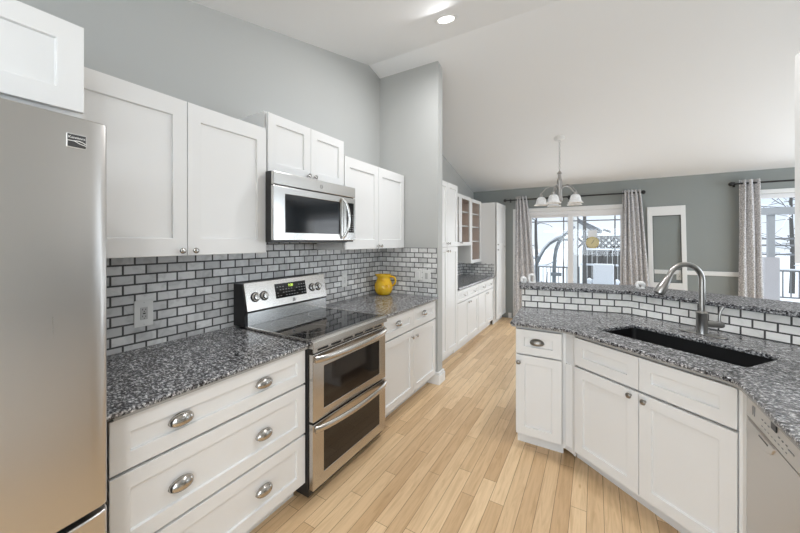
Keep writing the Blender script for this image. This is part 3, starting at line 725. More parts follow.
glass_cabinet('white two-door glass-front cabinet above the buffet beside the pantry', 4.36, 5.345, 1.43, 2.235, 0.345, [(0.002, 0.488, 0.46), (0.492, 0.983, 0.52)], (1.75, 1.98))
glass_cabinet('taller single-door glass-front cabinet hung lower beside the far tall cabinet', 5.352, 5.918, 1.125, 2.225, 0.345, [(0.002, 0.564, 0.0)], (1.50, 1.75, 1.98))
bx_f = bx(0.0, 0.224, 0, 0.333, 0, 0.805).build('filler_panel', white, None, loc=(0.345, 4.134, 1.43), rot=(0, 0, ROT)); tag(bx_f, 'plain white filler panel between pantry and glass-front cabinet', 'panel')

# ------------------------------------------------------------------ peninsula
A = 0.652; ca, sa = math.cos(A), math.sin(A)
# knee wall and its tile
B0, B1, B2 = Vector((1.600, 3.062)), Vector((2.392, 3.203)), Vector((3.305, 2.617))
def offs(p, q, d):
    t = (q-p).normalized(); return Vector((-t.y, t.x))*d
def bis(d):
    n1, n2 = offs(B0, B1, 1), offs(B1, B2, 1); b = (n1+n2).normalized(); return B1+b*(d/b.dot(n1))
n1, n2 = offs(B0, B1, 1), offs(B1, B2, 1)
def ext(d):   # where the bar line, offset by d, meets the right wall plane
    p = B2+n2*d; tt = (B2-B1).normalized(); return p+tt*((XR-0.002-p.x)/tt.x)
kw = [B0+n1*0.011, bis(0.011), ext(0.011), ext(0.13), bis(0.13), B0+n1*0.13]
struct(MB().prism([tuple(p) for p in kw], 'z', 0, 1.079).build('wall_bar', back_paint))
t = thing('tile_backsplash', 'white brick tile strip behind the sink under the raised bar', 'backsplash', (B0.x, B0.y, ZC+0.0005), 0)
a1 = math.atan2(B1.y-B0.y, B1.x-B0.x); a2 = math.atan2(B2.y-B1.y, B2.x-B1.x)
L1 = (B1-B0).length; L2 = (ext(0)-B1).length
bx(0, L1+0.002, 0, 0.0105, 0, 0.159).build('tile_field', marble_c, t, rot=(0, 0, a1))
bx(0, L2-0.004, 0, 0.0105, 0, 0.159).build('tile_field', marble_c, t, loc=(B1.x-B0.x, B1.y-B0.y, 0), rot=(0, 0, a2))
bar = [B0+n1*(-0.032)+Vector((-0.02, 0)), bis(-0.032), ext(-0.032), ext(0.42), bis(0.36), B0+n1*0.30+Vector((-0.03, 0))]
tag(slab('bar_top', [tuple(p) for p in bar], 1.080, 1.112, granite_b, 0.008), 'raised granite bar top running behind the sink faucet', 'bar top', 'granite worktops')

# counter slab with the sink cut-out
S = [Vector((2.200, 2.535)), Vector((2.748, 2.140)), Vector((2.945, 2.430)), Vector((2.410, 2.828))]   # sink opening
S = [Vector(p) for p in ((2.180, 2.535), (2.765, 2.132), (2.975, 2.405), (2.395, 2.815))]
outer = [(1.628, 2.452), (1.985, 2.440), (2.03, 2.418), (2.635, 1.957), (2.662, 1.925), (2.672, 1.885), (2.672, 0.60), (3.304, 0.60), (3.304, 2.612), tuple(B1+bis(0)*0-Vector((0, 0.002))), (B0.x-0.008, B0.y-0.002)]
bm = bmesh.new()
def rnd(pts, r=0.03, n=5):
    out = []; N = len(pts)
    for i in range(N):
        p, a, b = pts[i], pts[i-1], pts[(i+1) % N]; u = (a-p).normalized(); v = (b-p).normalized()
        for k in range(n+1):
            s = k/n; out.append(p+u*r*(1-s)**2+v*r*s**2)
    return out
hole = rnd(S)
def loop(pts, z): return [bm.verts.new((p[0], p[1], z)) for p in pts]
zt_, zb_ = ZC, 0.8975
for z in (zt_, zb_):
    lo, li = loop(outer, z), loop(hole, z)
    ed = [bm.edges.new((q[i], q[(i+1) % len(q)])) for q in (lo, li) for i in range(len(q))]
    bmesh.ops.triangle_fill(bm, use_beauty=True, use_dissolve=False, edges=ed)
    if z == zt_: T = (lo, li)
    else: Bt = (lo, li)
for a, b in zip(T, Bt):
    for i in range(len(a)):
        j = (i+1) % len(a); bm.faces.new((a[i], a[j], b[j], b[i]))
mb = MB(); mb.bm = bm
pw_ = mb.build('granite_worktop', granite_l, None, bevel=0.006, seg=3)
fs = [Vector(p) for p in ((1.636, 2.461), (1.985, 2.449), (2.035, 2.425), (2.640, 1.964), (2.668, 1.930), (2.679, 1.885), (2.679, 0.61))]
bk = [p+Vector((0.024, 0.032)) for p in fs]
MB().prism([tuple(p) for p in fs]+[tuple(p) for p in bk[::-1]], 'z', 0.8872, 0.8975).build('underlay_strip', strip_m, pw_)
tag(pw_, 'large angled granite worktop around the black sink', 'worktop', 'granite worktops')

# sink basin
bm = bmesh.new(); big = rnd([p+(p-sum(S, Vector((0, 0)))/4).normalized()*0.012 for p in S], 0.035)
cen = sum(S, Vector((0, 0)))/4
def rim(f, z): return [bm.verts.new((cen.x+(p.x-cen.x)*f, cen.y+(p.y-cen.y)*f, z)) for p in big]
rings = [rim(1.04, 0.8970), rim(1.0, 0.8970), rim(0.985, 0.72), rim(0.94, 0.690), rim(0.12, 0.684)]
for a, b in zip(rings[:-1], rings[1:]):
    for i in range(len(a)):
        j = (i+1) % len(a); bm.faces.new((a[i], a[j], b[j], b[i]))
bm.faces.new(rings[-1])
mb = MB(); mb.bm = bm
t = thing('kitchen_sink', 'black undermount sink set in the angled granite worktop', 'sink', (0, 0, 0))
o = mb.build('basin', sinkm, t, smooth=50); so = o.modifiers.new('solid', 'SOLIDIFY'); so.thickness = 0.004; so.offset = -1
MB().lathe([(0.045, 0.0), (0.045, 0.003), (0.036, 0.004), (0.03, -0.001), (0.003, -0.001)], (cen.x, cen.y, 0.685), 24).build('drain', nickel, t, smooth=40)

# faucet
FB = Vector((2.737, 2.745)); 
t = thing('kitchen_faucet', 'brushed steel pull-down faucet with a high arched neck behind the sink', 'faucet', (FB.x, FB.y, ZC), 0)
base_dir = -A+0.02
m = MB(); w2, d2 = 0.128, 0.030; P = []
for k in range(24):
    a = 2*PI*k/24; P.append((w2*math.copysign(abs(math.cos(a))**0.6, math.cos(a)), d2*math.copysign(abs(math.sin(a))**0.8, math.sin(a))))
m.prism(P, 'z', 0.0, 0.007); m.build('deck_plate', faucetm, t, bevel=0.003, rot=(0, 0, base_dir))
MB().lathe([(0.030,0.007),(0.0295,0.012),(0.0285,0.03),(0.0285,0.125),(0.030,0.128),(0.030,0.138),(0.0225,0.141),(0.016,0.146)], seg=28).build('body', faucetm, t, smooth=40)
sd = Vector((-0.885, -0.465)).normalized(); R = 0.101; Hc = 0.338
pts = [(0, 0, 0.14), (0, 0, 0.20), (0, 0, 0.27)]
for k in range(0, 19):
    a = PI*k/18*0.93; pts.append((sd.x*R*(1-math.cos(a)), sd.y*R*(1-math.cos(a)), Hc+R*math.sin(a)))
MB().tube(pts, 0.0155, 14).build('spout', faucetm, t, smooth=60)
e = Vector(pts[-1]); dv = (Vector(pts[-1])-Vector(pts[-2])).normalized()
dv = (dv+Vector((sd.x, sd.y, 0))*0.28).normalized()
sp = MB().tube([e-dv*0.004, e+dv*0.03, e+dv*0.07, e+dv*0.112, e+dv*0.122], [0.0165, 0.021, 0.028, 0.032, 0.029], 16).build('spray_head', faucetm, t, smooth=50)
MB().tube([e+dv*0.121, e+dv*0.126], [0.025, 0.024], 16).build('spray_face', black_pl, sp, smooth=50)
hd = Vector((0.90, 0.25, 0)).normalized()
MB().tube([hd*0.02+Vector((0,0,0.066)), hd*0.100+Vector((0,0,0.066)), hd*0.110+Vector((0,0,0.066))], [0.0205, 0.0205, 0.016], 18).build('valve', faucetm, t, smooth=50)
MB().tube([hd*0.090+Vector((0,0,0.08)), hd*0.090+Vector((0,0,0.115)), hd*0.096+Vector((0,0,0.150)), hd*0.112+Vector((0,0,0.180))], [0.0085, 0.0075, 0.007, 0.0085], 10).build('lever', faucetm, t, smooth=60)

# narrow cabinet facing the camera
PG = 'peninsula base cabinets'
base_cabinet('narrow white base cabinet at the free end of the peninsula', PG, (1.655, 2.5057, 0), 0, 0.310, 0.535,
   [('drawer', 0.008, 0.307, 0.692, 0.868, [('cup', 0.150, 0.782)], 0.055), ('door', 0.008, 0.307, 0.110, 0.682, [('knob', 0.028, 0.632)], 0.06)], hmat=knobdark, ztop=0.886)
# diagonal sink cabinet
t = thing('sink_cabinet', 'wide white angled base cabinet under the sink', 'cabinet', (2.0405, 2.456, 0), -A, PG)
inv = lambda x, y: ((x-2.0405)*ca-(y-2.456)*sa, (x-2.0405)*sa+(y-2.456)*ca)
# carcass lies behind the face, open at the top for the basin
lo = [(0.0, 0.035), (0.812, 0.035), inv(3.28, 1.95), inv(3.28, 2.58), inv(2.41, 3.16), inv(1.99, 3.05), inv(1.985, 2.51)]
MB().prism(lo, 'z', 0.105, 0.665).build('carcass', white, t)
bx(0.0, 0.812, 0.034, 0.050, 0.665, 0.886).build('face_frame', white, t)
MB().prism([(-0.075, 0.115), (0.84, 0.085), (0.84, 0.103), (-0.075, 0.133)], 'z', 0, 0.105).build('toe_kick', trimw, t)
for f in (('drawer', 0.000, 0.404, 0.688, 0.868, [], 0.06), ('drawer', 0.408, 0.812, 0.688, 0.868, [], 0.06),
          ('door', 0.000, 0.404, 0.110, 0.674, [('knob', 0.364, 0.645)], 0.062), ('door', 0.408, 0.812, 0.110, 0.674, [('knob', 0.440, 0.642)], 0.062)):
    kind, x0, x1, z0, z1, pulls, st = f
    d = shaker(x0, x1, z0, z1, st, yf=0.0).build(kind, white, t, bevel=0.0015)
    for p in pulls: knob(d, p[1], p[2], knobdark, 0.0)
cf = [inv(1.966, 2.530), inv(1.985, 2.530), inv(2.030, 2.492), inv(2.045, 2.470), inv(2.052, 2.482), inv(2.035, 2.515), inv(1.966, 2.545)]
MB().prism(cf, 'z', 0.07, 0.886).build('corner_filler', white, t)
fr = [inv(2.692, 1.9595), inv(2.702, 1.955), inv(2.702, 1.916), inv(2.73, 1.916), inv(2.73, 1.99), inv(2.70, 1.99)]
MB().prism(fr, 'z', 0.07, 0.886).build('corner_filler', white, t)

# dishwasher
t = thing('dishwasher', 'stainless dishwasher with button panel right of the sink cabinet', 'dishwasher', (2.700, 1.912, 0), -ROT)
DWW = 0.600
bx(0.004, DWW-0.004, 0.03, 0.58, 0.09, 0.885).build('body', black_pl, t)
bx(0.004, DWW-0.004, 0.06, 0.075, 0.0, 0.09).build('toe_kick', black_pl, t)
m = MB(); m.prism([(0.0, 0.100), (0.03, 0.100), (0.03, 0.781), (0.0, 0.781)], 'x', 0.003, DWW-0.003)
dd = m.build('door', dw_steel, t, bevel=0.003)
m = MB(); P = []
for k in range(13):
    u = k/12; P.append((0.025+0.235*u, 0.774-0.050*math.sin(PI*u)**0.5))
P += [(0.26, 0.779), (0.025, 0.779)]
m.prism(P, 'y', -0.005, 0.004); m.build('handle_scoop', dw_steel, dd, bevel=0.004)
bx(0.14, 0.215, -0.0062, -0.0045, 0.764, 0.769).build('handle_slot', darkprint, dd)
m = MB(); m.prism([(0.0, 0.785), (0.03, 0.785), (0.03, 0.884), (0.004, 0.884)], 'x', 0.003, DWW-0.003)
cpn = m.build('control_panel', dw_steel, t, bevel=0.003)
bx(0.225, 0.262, -0.001, 0.004, 0.838, 0.868).build('display', black_pl, cpn)
for k in range(8):
    for r_ in range(2):
        x = 0.145+k*0.026
        if 0.21 < x < 0.27 and r_ == 1: continue
        bx(x, x+0.009, -0.0006, 0.003, 0.806+r_*0.024, 0.809+r_*0.024).build('button', greyprint, cpn)
m = MB(); m.prism([(0.062, 0.812), (0.065, 0.812), (0.065, 0.845), (0.079, 0.845), (0.079, 0.812), (0.082, 0.812), (0.082, 0.848), (0.062, 0.848)], 'y', -0.0006, 0.003); m.build('power_mark', greyprint, cpn)
bx(0.345, 0.38, -0.0006, 0.003, 0.823, 0.827).build('button', greyprint, cpn)
base_cabinet('white base cabinet on the near side of the dishwasher', PG, (2.7044, 1.306, 0), -ROT, 0.70, 0.59,
   [('drawer', 0.002, 0.698, 0.692, 0.878, [('cup', 0.35, 0.785)]), ('door', 0.002, 0.348, 0.110, 0.682, [('knob', 0.318, 0.635)]), ('door', 0.352, 0.698, 0.110, 0.682, [('knob', 0.382, 0.635)])], ztop=0.887)
# upper cabinet whose end shows at the right edge
wall_cabinet('white upper cabinet at the extreme right edge over the dishwasher', 'white upper cabinets right', (2.963, 2.213, 1.405), -ROT, 0.90, XR-2.963-0.002, 0.95,
   [('door', 0.002, 0.448, 1.407, 2.353, [('knob', 0.42, 1.45)]), ('door', 0.452, 0.898, 1.407, 2.353, [('knob', 0.48, 1.45)])])

# ------------------------------------------------------------------ dining end: chandelier, rods, curtains, frame, chairs
CX, CY = 1.738, 5.004
t = thing('chandelier', 'five-arm nickel chandelier with white bell glass shades hanging by a chain', 'chandelier', (CX, CY, zc(CY)))
ZT = zc(CY)
can = MB().lathe([(0.005,-0.030),(0.020,-0.028),(0.055,-0.020),(0.070,-0.006),(0.072,0.003)], seg=28, cap=True).build('canopy', badgel, t, smooth=50, rot=(-math.atan(SL), 0, 0))
m = MB(); z = -0.03; k = 0
while z > -0.455:
    ring = []
    for q in range(13):
        a = 2*PI*q/12; r1, r2 = 0.010*math.cos(a), 0.019*math.sin(a)
        ring.append((r1 if k % 2 == 0 else 0, 0 if k % 2 == 0 else r1, z-0.019+r2))
    m.tube(ring, 0.0028, 6); z -= 0.030; k += 1
m.build('chain', chandm, t, smooth=60)
MB().lathe([(0.006,-0.455),(0.020,-0.470),(0.034,-0.490),(0.018,-0.502),(0.020,-0.56),(0.030,-0.572),(0.034,-0.60),(0.032,-0.80),(0.040,-0.83),(0.040,-0.865),(0.022,-0.885),(0.012,-0.915),(0.003,-0.925)], seg=24).build('column', chandm, t, smooth=40)
for aa in (180, 252, 324, 36, 108):
    a = math.radians(aa)+0.0825; dx, dy = math.cos(a), math.sin(a); R = 0.232
    prof = [(0.03,-0.845),(0.055,-0.86),(0.085,-0.835),(0.085,-0.76),(0.10,-0.70),(0.14,-0.675),(0.185,-0.69),(0.225,-0.735),(0.25,-0.775),(R,-0.80)]
    prof = [(0.03,-0.700),(0.07,-0.668),(0.12,-0.662),(0.17,-0.685),(0.215,-0.735),(0.245,-0.765),(R,-0.79)]
    ar = MB().tube([(dx*r, dy*r, z) for r, z in prof], 0.0075, 8).build('arm', chandm, t, smooth=60)
    MB().lathe([(0.010,-0.765),(0.022,-0.775),(0.026,-0.80),(0.030,-0.815),(0.012,-0.82)], (dx*R, dy*R, 0), 16).build('socket_cup', chandm, ar, smooth=40)
    sh = MB().lathe([(r*0.9, z) for r, z in [(0.024,-0.803),(0.046,-0.810),(0.064,-0.828),(0.072,-0.855),(0.078,-0.885),(0.092,-0.906),(0.106,-0.916),(0.103,-0.919),(0.088,-0.910),(0.072,-0.888),(0.066,-0.855),(0.058,-0.832),(0.042,-0.816),(0.020,-0.809)]], (dx*R, dy*R, 0), 28, cap=False).build('glass_shade', shade_m, ar, smooth=50)
def wx(x66, y): return 2.158+(x66-2.158)*y/6.6
YR = 6.50
def rod(label, x0, x1, z, brackets, finials):
    t = thing('curtain_rod', label, 'curtain rod', (x0, YR, z))
    MB().tube([(0,0,0), (x1-x0,0,0)], 0.0125, 12).build('rod', rodm, t, smooth=60)
    for f in finials: MB().ball((f-x0, 0, 0), 0.030, 16).build('finial', rodm, t, smooth=60)
    for b in brackets:
        m = MB(); m.box(b-x0-0.008, b-x0+0.008, 0.0, YB-YR-0.001, -0.010, 0.004); m.box(b-x0-0.014, b-x0+0.014, YB-YR-0.008, YB-YR-0.001, -0.035, 0.035); m.build('bracket', rodm, t, bevel=0.002)
rod('long black curtain rod above the patio door', wx(0.655, YR), wx(2.80, YR), 2.288, [wx(0.72, YR), wx(1.75, YR), wx(2.79, YR)], [wx(0.635, YR), wx(2.835, YR)])
rod('black curtain rod above the window at the right', wx(3.89, YR), 5.6, 2.325, [wx(3.925, YR), 5.5], [wx(3.87, YR), 5.62])
def curtain(label, xt0, xt1, xb0, xb1, ztop, folds, seed):
    m = MB(); bm = m.bm; nu, nv = folds*12, 24; g = []; rr = random.Random(seed)
    amp = [0.028+0.014*rr.random() for _ in range(folds+1)]
    for i in range(nu+1):
        u = i/nu; row = []
        for j in range(nv+1):
            v = j/nv; f = v**0.8
            x0 = xt0+(xb0-xt0)*f; x1 = xt1+(xb1-xt1)*f
            k = min(folds, int(u*folds)); x = x0+(x1-x0)*u+0.006*math.sin(9*u+5*v)
            y = YR+amp[k]*math.sin(2*PI*folds*u+0.4*math.sin(3*v))*(1.0-0.15*v)
            row.append(bm.verts.new((x, y, ztop-(ztop-0.02)*v)))
        g.append(row)
    for i in range(nu):
        for j in range(nv): bm.faces.new((g[i][j], g[i+1][j], g[i+1][j+1], g[i][j+1]))
    o = m.build('curtain', curtain_m, None, smooth=80); s = o.modifiers.new('solid', 'SOLIDIFY'); s.thickness = 0.004
    return tag(o, label, 'curtain', 'heathered grey curtains')
curtain('grey heathered curtain at the left side of the patio door', wx(0.835, YR), wx(1.03, YR), wx(0.80, YR), wx(1.26, YR), 2.35, 4, 1)
curtain('grey heathered curtain between the patio door and the white frame', wx(2.55, YR), wx(2.79, YR), wx(2.54, YR), wx(2.965, YR), 2.335, 5, 2)
curtain('grey heathered curtain at the left side of the right-hand window', wx(3.955, YR), wx(4.165, YR), wx(3.95, YR), wx(4.225, YR), 2.375, 3, 3)
# white glazed frame leaning on the wall
t = thing('glazed_frame', 'white glazed frame leaning against the grey wall between the curtains', 'frame', (3.150, 6.555, 0.02), 0)
t.rotation_euler = (math.radians(-1.2), math.radians(-0.9), 0)
m = MB(); W_, H_ = 0.238, 2.035
m.box(-W_, -W_+0.066, -0.018, 0.018, 0, H_); m.box(W_-0.058, W_, -0.018, 0.018, 0, H_); m.box(-W_+0.066, W_-0.058, -0.018, 0.018, H_-0.145, H_); m.box(-W_+0.066, W_-0.058, -0.018, 0.018, 0, 0.83)
m.build('frame', trimw, t, bevel=0.003)
bx(-W_+0.066, W_-0.058, -0.003, 0.003, 0.83, H_-0.145).build('pane', cabglass_m, t)
m = MB(); a_, b_, c_, d_ = -W_+0.066, W_-0.058, 0.83, H_-0.145
m.box(a_, a_+0.010, -0.012, -0.004, c_, d_); m.box(b_-0.010, b_, -0.012, -0.004, c_, d_); m.box(a_, b_, -0.012, -0.004, d_-0.014, d_); m.box(a_, b_, -0.012, -0.004, c_, c_+0.01)
m.build('inner_shade_strip', plain('shade_strip_grey', (0.10, 0.11, 0.11), 0.6), t)  # dark strips standing in for shadow along the frame's inner edge
# small outlet low on the wall
outlet((3.285, YB-0.0005, 0.985-0.03), 0, 0.07, 0.11, 'white outlet on the grey wall seen through the leaning frame', dark=platem)
# small white arched ornaments on the bar
def ornament(label, x, y, w, h, rz, r):
    t = thing('table_ornament', label, 'ornament', (x, y, 1.1125), rz, 'small white ornaments on the bar top')
    pts = [(-w/2*math.cos(PI*k/16)*(1+0.25*math.sin(PI*k/16)), 0.01*math.sin(2*PI*k/16), r*0.6+(h-r*1.4)*math.sin(PI*k/16)**0.8) for k in range(17)]
    MB().tube(pts, [r*(0.75+0.35*math.sin(PI*k/16)) for k in range(17)], 10).build('arch', chairw, t, smooth=60)
    bx(-w*0.62, w*0.62, -0.022, 0.022, 0, 0.008).build('base', chairw, t, bevel=0.003)
ornament('small white arched ornament at the very end of the raised bar top', 1.578, 3.262, 0.030, 0.055, 0.5, 0.014)
ornament('white arched ornament on the bar, in front of the left door panel', 1.648, 3.285, 0.042, 0.085, 0.6, 0.011)
ornament('small white arched ornament on the bar left of the faucet spout', 2.480, 3.340, 0.040, 0.060, 0.5, 0.015)

# ------------------------------------------------------------------ outside
struct(bx(-30, 40, YB+0.16, 70, -0.32, -0.18).build('ground', snow))
def railing(label, x0, x1, y, z0, z1, n, group='deck railings'):
    t = thing('deck_railing', label, 'railing', (x0, y, -0.18), 0, group); L = x1-x0; o = 0.18
    bx(0, L, -0.02, 0.02, z1-0.03+o, z1+o).build('top_rail', railm, t); bx(0, L, -0.015, 0.015, z0+o, z0+0.025+o).build('bottom_rail', railm, t)
    bx(0, L, -0.024, 0.024, z1+o, z1+0.025+o).build('snow_cap', snow, t)
    for x in (0.0, L-0.05): bx(x, x+0.05, -0.025, 0.025, 0, z1+0.02+o).build('post', railm, t)
    for k in range(n):
        x = 0.05+(L-0.1)*(k+0.5)/n; bx(x-0.008, x+0.008, -0.008, 0.008, z0+0.025+o, z1-0.03+o).build('baluster', railm, t)
railing('dark metal deck railing outside the left patio door panel', 0.30, 1.84, 9.0, 0.10, 0.865, 16)
railing('dark metal deck railing outside the right-hand window', 5.10, 7.20, 9.0, 0.43, 0.955, 19)
# fence with lattice
t = thing('privacy_fence', 'dark weathered board fence with lattice top and snow caps', 'fence', (1.87, 10.0, -0.18), 0)
m = MB(); x = 0.0
while x < 1.75: m.box(x, x+0.105, -0.012, 0.012, 0, 1.46); x += 0.113
m.build('boards', darkwood, t)
m = MB(); m.box(-0.02, 1.78, -0.035, 0.035, 1.46, 1.50); m.box(-0.02, 1.78, -0.035, 0.035, 1.77, 1.81)
m.build('rails', darkwood, t)
m = MB()
for k in range(0, 13):
    for sg in (1, -1):
        xa = 0.02+k*0.145-(0.135 if sg == 1 else -0.135); xb = xa+sg*0.27
        if min(xa, xb) < -0.15 or max(xa, xb) > 1.9: continue
        m.tube([(xa, 0.012*sg, 1.50), (xb, 0.012*sg, 1.77)], 0.026, 4)
m.build('lattice', darkwood, t)
m = MB(); m.box(-0.03, 1.79, -0.045, 0.045, 1.81, 1.88); m.box(-0.02, 1.78, -0.06, -0.03, 1.445, 1.49)
m.build('snow_cap', snow, t, bevel=0.012)
tag(bx(-0.04, 0.04, -0.03, 0.03, 0, 3.0).build('wooden_post', darkwood, None, loc=(1.925, 9.8, -0.18)), 'dark wooden post standing at the left end of the fence', 'post')
tag(bx(-0.10, 0.10, -0.10, 0.10, 0, 3.2).build('porch_column', housew, None, loc=(1.72, 8.6, -0.18)), 'white porch column behind the patio door middle stile', 'column')
def at(u, v, y):
    c, s = math.cos(0.5375), math.sin(0.5375); r = (u-400)/327.1; up = -(v-240.8)/327.1
    d = Vector((r*c-s, r*s+c, up)); return Vector((2.158, 0, 1.508))+d*(y/d.y)
# neighbouring house : gable end falling to the right, a lower wing beside it
HO = Vector((2.1, 15.0, -0.18))
def hp(u, v, dy=0.0):
    p = at(u, v, 15.0+dy)-HO; return (p.x, p.z)
t = thing('neighbour_house', 'white neighbouring house with snow covered gable roof behind the fence', 'house', tuple(HO), 0)
g0, g1 = hp(566, 212.5), hp(601.5, 230.5)
m = MB(); m.prism([(g0[0], 0), (g1[0]-0.1, 0), (g1[0]-0.1, g1[1]-0.05), (g0[0], g0[1]-0.05)], 'y', 0, 5); m.build('wall', housew, t)
m = MB(); m.prism([g0, g1, (g1[0], g1[1]-0.16), (g1[0]-0.12, g1[1]-0.18), (g0[0], g0[1]-0.11)], 'y', -0.35, -0.25); m.build('bargeboard', fascia, t)
m = MB(); m.prism([g0, (g1[0]+0.05, g1[1]), (g1[0]+0.05, g1[1]+0.07), (g0[0], g0[1]+0.16)], 'y', -0.45, 5.2); m.build('roof', snow, t)
w0, w1 = hp(603, 233.5), hp(640, 233.0)
bx(w0[0], w1[0], 0.6, 5.0, 0, w0[1]).build('wall', housew, t)
bx(w0[0], w0[0]+0.75, 0.45, 0.6, w0[1]-0.09, w0[1]+0.02).build('gutter', fascia, t)
e0, e1 = hp(590, 224.0), hp(612, 229.8)
m = MB(); m.prism([e0, e1, (e1[0], e1[1]-0.09), (e0[0], e0[1]-0.09)], 'y', 1.2, 1.4); m.build('roof_edge', fascia, t)
m = MB(); m.prism([(e1[0], e1[1]-0.05), (w1[0], e1[1]-0.05), (w1[0], w0[1]), (e1[0], w0[1])], 'y', 1.0, 5.2); m.build('roof', snow, t)
# snow covered patio armchair
t = thing('patio_armchair', 'snow covered patio armchair outside the right patio door panel', 'chair', (2.315, 8.5, -0.18), 0)
bx(-0.19, 0.19, -0.22, -0.10, 0.45, 1.19).build('backrest', snow, t, bevel=0.03, seg=3)
for s in (-1, 1):
    MB().tube([(s*0.20, -0.15, 0.80), (s*0.255, -0.1, 0.80), (s*0.27, 0.10, 0.78), (s*0.27, 0.32, 0.78), (s*0.27, 0.36, 0.70)], 0.045, 10).build('armrest', snow, t, smooth=60)
    for yy in (-0.15, 0.30): MB().tube([(s*0.25, yy, 0.76), (s*0.25, yy, 0.0)], 0.02, 8).build('leg', snow, t, smooth=60)
bx(-0.25, 0.25, -0.2, 0.36, 0.40, 0.52).build('seat', snow, t, bevel=0.03, seg=3)
bx(-0.34, 0.34, -0.75, -0.45, 0.0, 0.685).build('snowbank', snow, None, bevel=0.06, loc=(2.31, 8.5, -0.18), seg=3)
tag(bpy.data.objects['snowbank'], 'low white snow covered bench in front of the patio armchair', 'bench')
tag(bx(-0.42, 0.42, -0.03, 0.03, 0, 0.05).build('snowy_rail', snow, None, loc=(2.25, 9.7, 0.86), bevel=0.015), 'snow covered crossbar on the fence behind the patio armchair', 'rail')
bpy.data.objects['snowy_rail'].location.y = 9.93
# arch, tree and shrub on the left
def path(pts, y, root): return [tuple(at(u, v, y)-Vector(root)) for u, v in pts]
root = (1.05, 8.0, -0.18)
t = thing('garden_arch', 'grey curved garden arch dusted with snow outside the left door panel', 'garden arch', root)
sm = lambda P: [tuple(Vector(P[i]).lerp(Vector(P[i+1]), k/4)) for i in range(len(P)-1) for k in range(4)]+[P[-1]]
MB().tube(path([(537.5, 262), (540, 256), (544, 249), (549, 243.5), (555, 240), (561, 237), (567, 232.5), (574, 226)], 8.0, root), 0.040, 10).build('curved_rail', archm, t, smooth=70)
MB().tube(path([(562, 238), (558.5, 243), (556, 250), (554.8, 258), (554.2, 268), (554, 296)], 8.1, root), 0.040, 10).build('leg', archm, t, smooth=70)
MB().tube(path([(538, 258), (536.5, 264), (537, 296)], 8.0, root), 0.036, 10).build('leg', archm, t, smooth=70)
MB().tube(path([(538.5, 256), (544, 247.2), (549, 241.7), (555, 238), (561, 235), (567, 230.5), (574, 224)], 7.97, root), 0.026, 8).build('snow_layer', snow, t, smooth=70)
MB().tube(path([(556, 240), (567, 239.6), (574, 239.4)], 8.1, root), 0.022, 8).build('crossbar', archm, t, smooth=70)
p_ = at(556, 274, 8.05)-Vector(root); bx(p_.x-0.11, p_.x+0.11, p_.y-0.05, p_.y+0.05, p_.z-0.04, p_.z+0.03).build('foot_block', archm, t)
def tree(label, root, trunk, h, branches, seed, lean=0.0, thick=0.06):
    rr = random.Random(seed)
    t = thing('snowy_tree', label, 'tree', root, 0, 'bare snowy trees')
    tr = MB().tube([(lean*k/8*h*0.1+0.02*math.sin(k), 0.0, h*k/8) for k in range(9)], [thick*(1-0.09*k) for k in range(9)], 8)
    tr.build('trunk', bark, t, smooth=70)
    m, q = MB(), MB()
    for k in range(branches):
        z = h*(0.25+0.72*rr.random()); a = rr.uniform(0, 2*PI); L = rr.uniform(0.5, 1.3)*(0.35+0.65*(1-z/h)+0.2)*h*0.35; b = Vector((0, 0, z)); p = [b]
        d = Vector((math.cos(a), math.sin(a)*0.6, rr.uniform(0.1, 0.5)))
        for s in range(5):
            d = d+Vector((rr.uniform(-.3, .3), rr.uniform(-.3, .3), rr.uniform(-.3, .15))); p.append(p[-1]+d.normalized()*L/5)
        m.tube(p, [0.018, 0.016, 0.013, 0.010, 0.007, 0.004], 5)
        q.tube([x_+Vector((0, -0.004, 0.018)) for x_ in p], [0.02, 0.02, 0.018, 0.016, 0.013, 0.008], 5)
    m.build('branches', bark, t); q.build('snow_layer', snow, t)
tree('slim snow dusted tree beside the left patio door frame', tuple(at(536.5, 300, 9.4)[:2])+(-0.18,), None, 3.4, 14, 5, 0.0, 0.06)
tree('bare snowy tree with long branches outside the right-hand window', (8.6, 12.5, -0.18), None, 4.6, 46, 9, 0.0, 0.08)
tree('bare snowy tree far off behind the porch post', (7.6, 15.5, -0.18), None, 4.8, 46, 11, 0.0, 0.07)
m = MB(); rr = random.Random(4)
for k in range(26): m.ball((rr.uniform(-.22, .26), rr.uniform(-.15, .15), 0.1+rr.uniform(0, 0.62)*(1-k/60)), rr.uniform(0.06, 0.13), 10, (1, 1, 0.8))
p_ = at(543, 280, 8.4); t = thing('snowy_shrub', 'snow laden shrub at the foot of the garden arch', 'shrub', (p_.x, 8.4, -0.18)); m.build('snow_layer', plain('shady_snow', (0.62, 0.68, 0.70), 0.9), t, smooth=70)
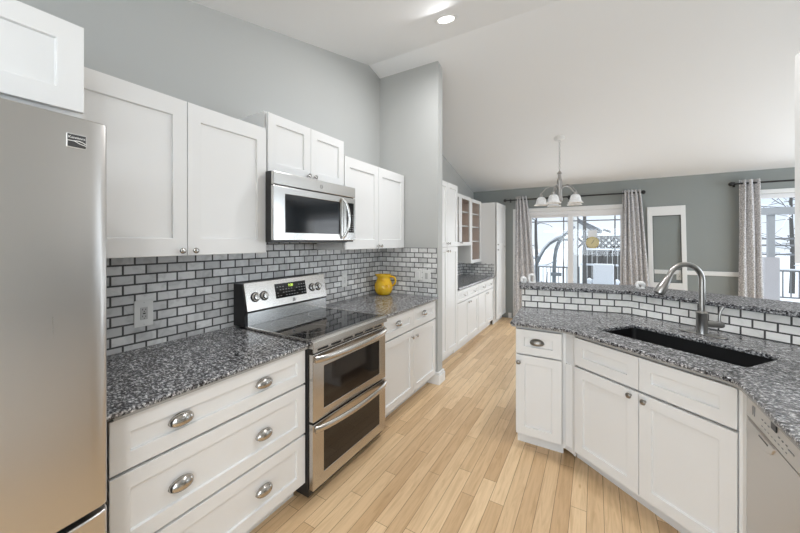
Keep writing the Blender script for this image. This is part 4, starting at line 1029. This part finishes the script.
m = MB()
for k in range(14): m.tube([(rr.uniform(-.1, .1), 0, 0), (rr.uniform(-.28, .28), rr.uniform(-.18, .05), rr.uniform(0.5, 1.0))], 0.012, 5)
m.build('twigs', bark, t)
# porch outside the right-hand window
t = thing('porch_frame', 'grey porch post and beam outside the right-hand window', 'porch', (4.82, 8.3, -0.18), 0)
bx(-0.045, 0.045, -0.03, 0.03, 0, 2.15).build('post', porchm, t); bx(-0.30, 2.6, -0.06, 0.06, 2.15, 2.27).build('beam', porchm, t)
bx(-0.095, 0.095, -0.05, 0.05, 0, 1.40).build('post_base', plain('post_wrap', (0.60, 0.57, 0.57), 0.8), t)
t = thing('rail_fence', 'thin three-rail fence beyond the porch outside the right-hand window', 'fence', (5.4, 12.0, -0.18), 0)
for z in (1.72, 1.55, 1.32): bx(0, 3.4, -0.02, 0.02, z, z+0.045).build('rail', railm, t)
for x in (0.0, 1.65, 3.3): bx(x, x+0.08, -0.04, 0.04, 0, 1.80).build('post', porchm, t)
# round thermometer on the door glass
p_ = at(592.4, 242.6, 6.56)
t = thing('thermometer', 'round gold dial thermometer hanging on the patio door glass', 'thermometer', (p_.x, 6.605, p_.z)); t.scale = (0.8, 1, 0.8)
MB().lathe([(0.004, -0.012), (0.118, -0.012), (0.126, -0.006), (0.126, 0.004), (0.004, 0.006)], seg=36, axis='y').build('rim', brassm, t, smooth=40)
MB().lathe([(0.003, -0.0135), (0.108, -0.0135), (0.108, -0.0125)], seg=36, axis='y', cap=False).build('dial', plain('dial_gold', (0.70, 0.62, 0.36), 0.5), t)
m = MB(); m.tube([(-0.02, -0.016, -0.03), (0.035, -0.016, 0.06)], 0.004, 6)
for k in range(12):
    a = 2*PI*k/12; m.tube([(0.085*math.cos(a), -0.0142, 0.085*math.sin(a)), (0.100*math.cos(a), -0.0142, 0.100*math.sin(a))], 0.003, 5)
m.build('pointer', badged, t)
bx(-0.09, 0.09, 0.000, 0.006, 0.11, 0.27).build('hanger_tab', snow, t)
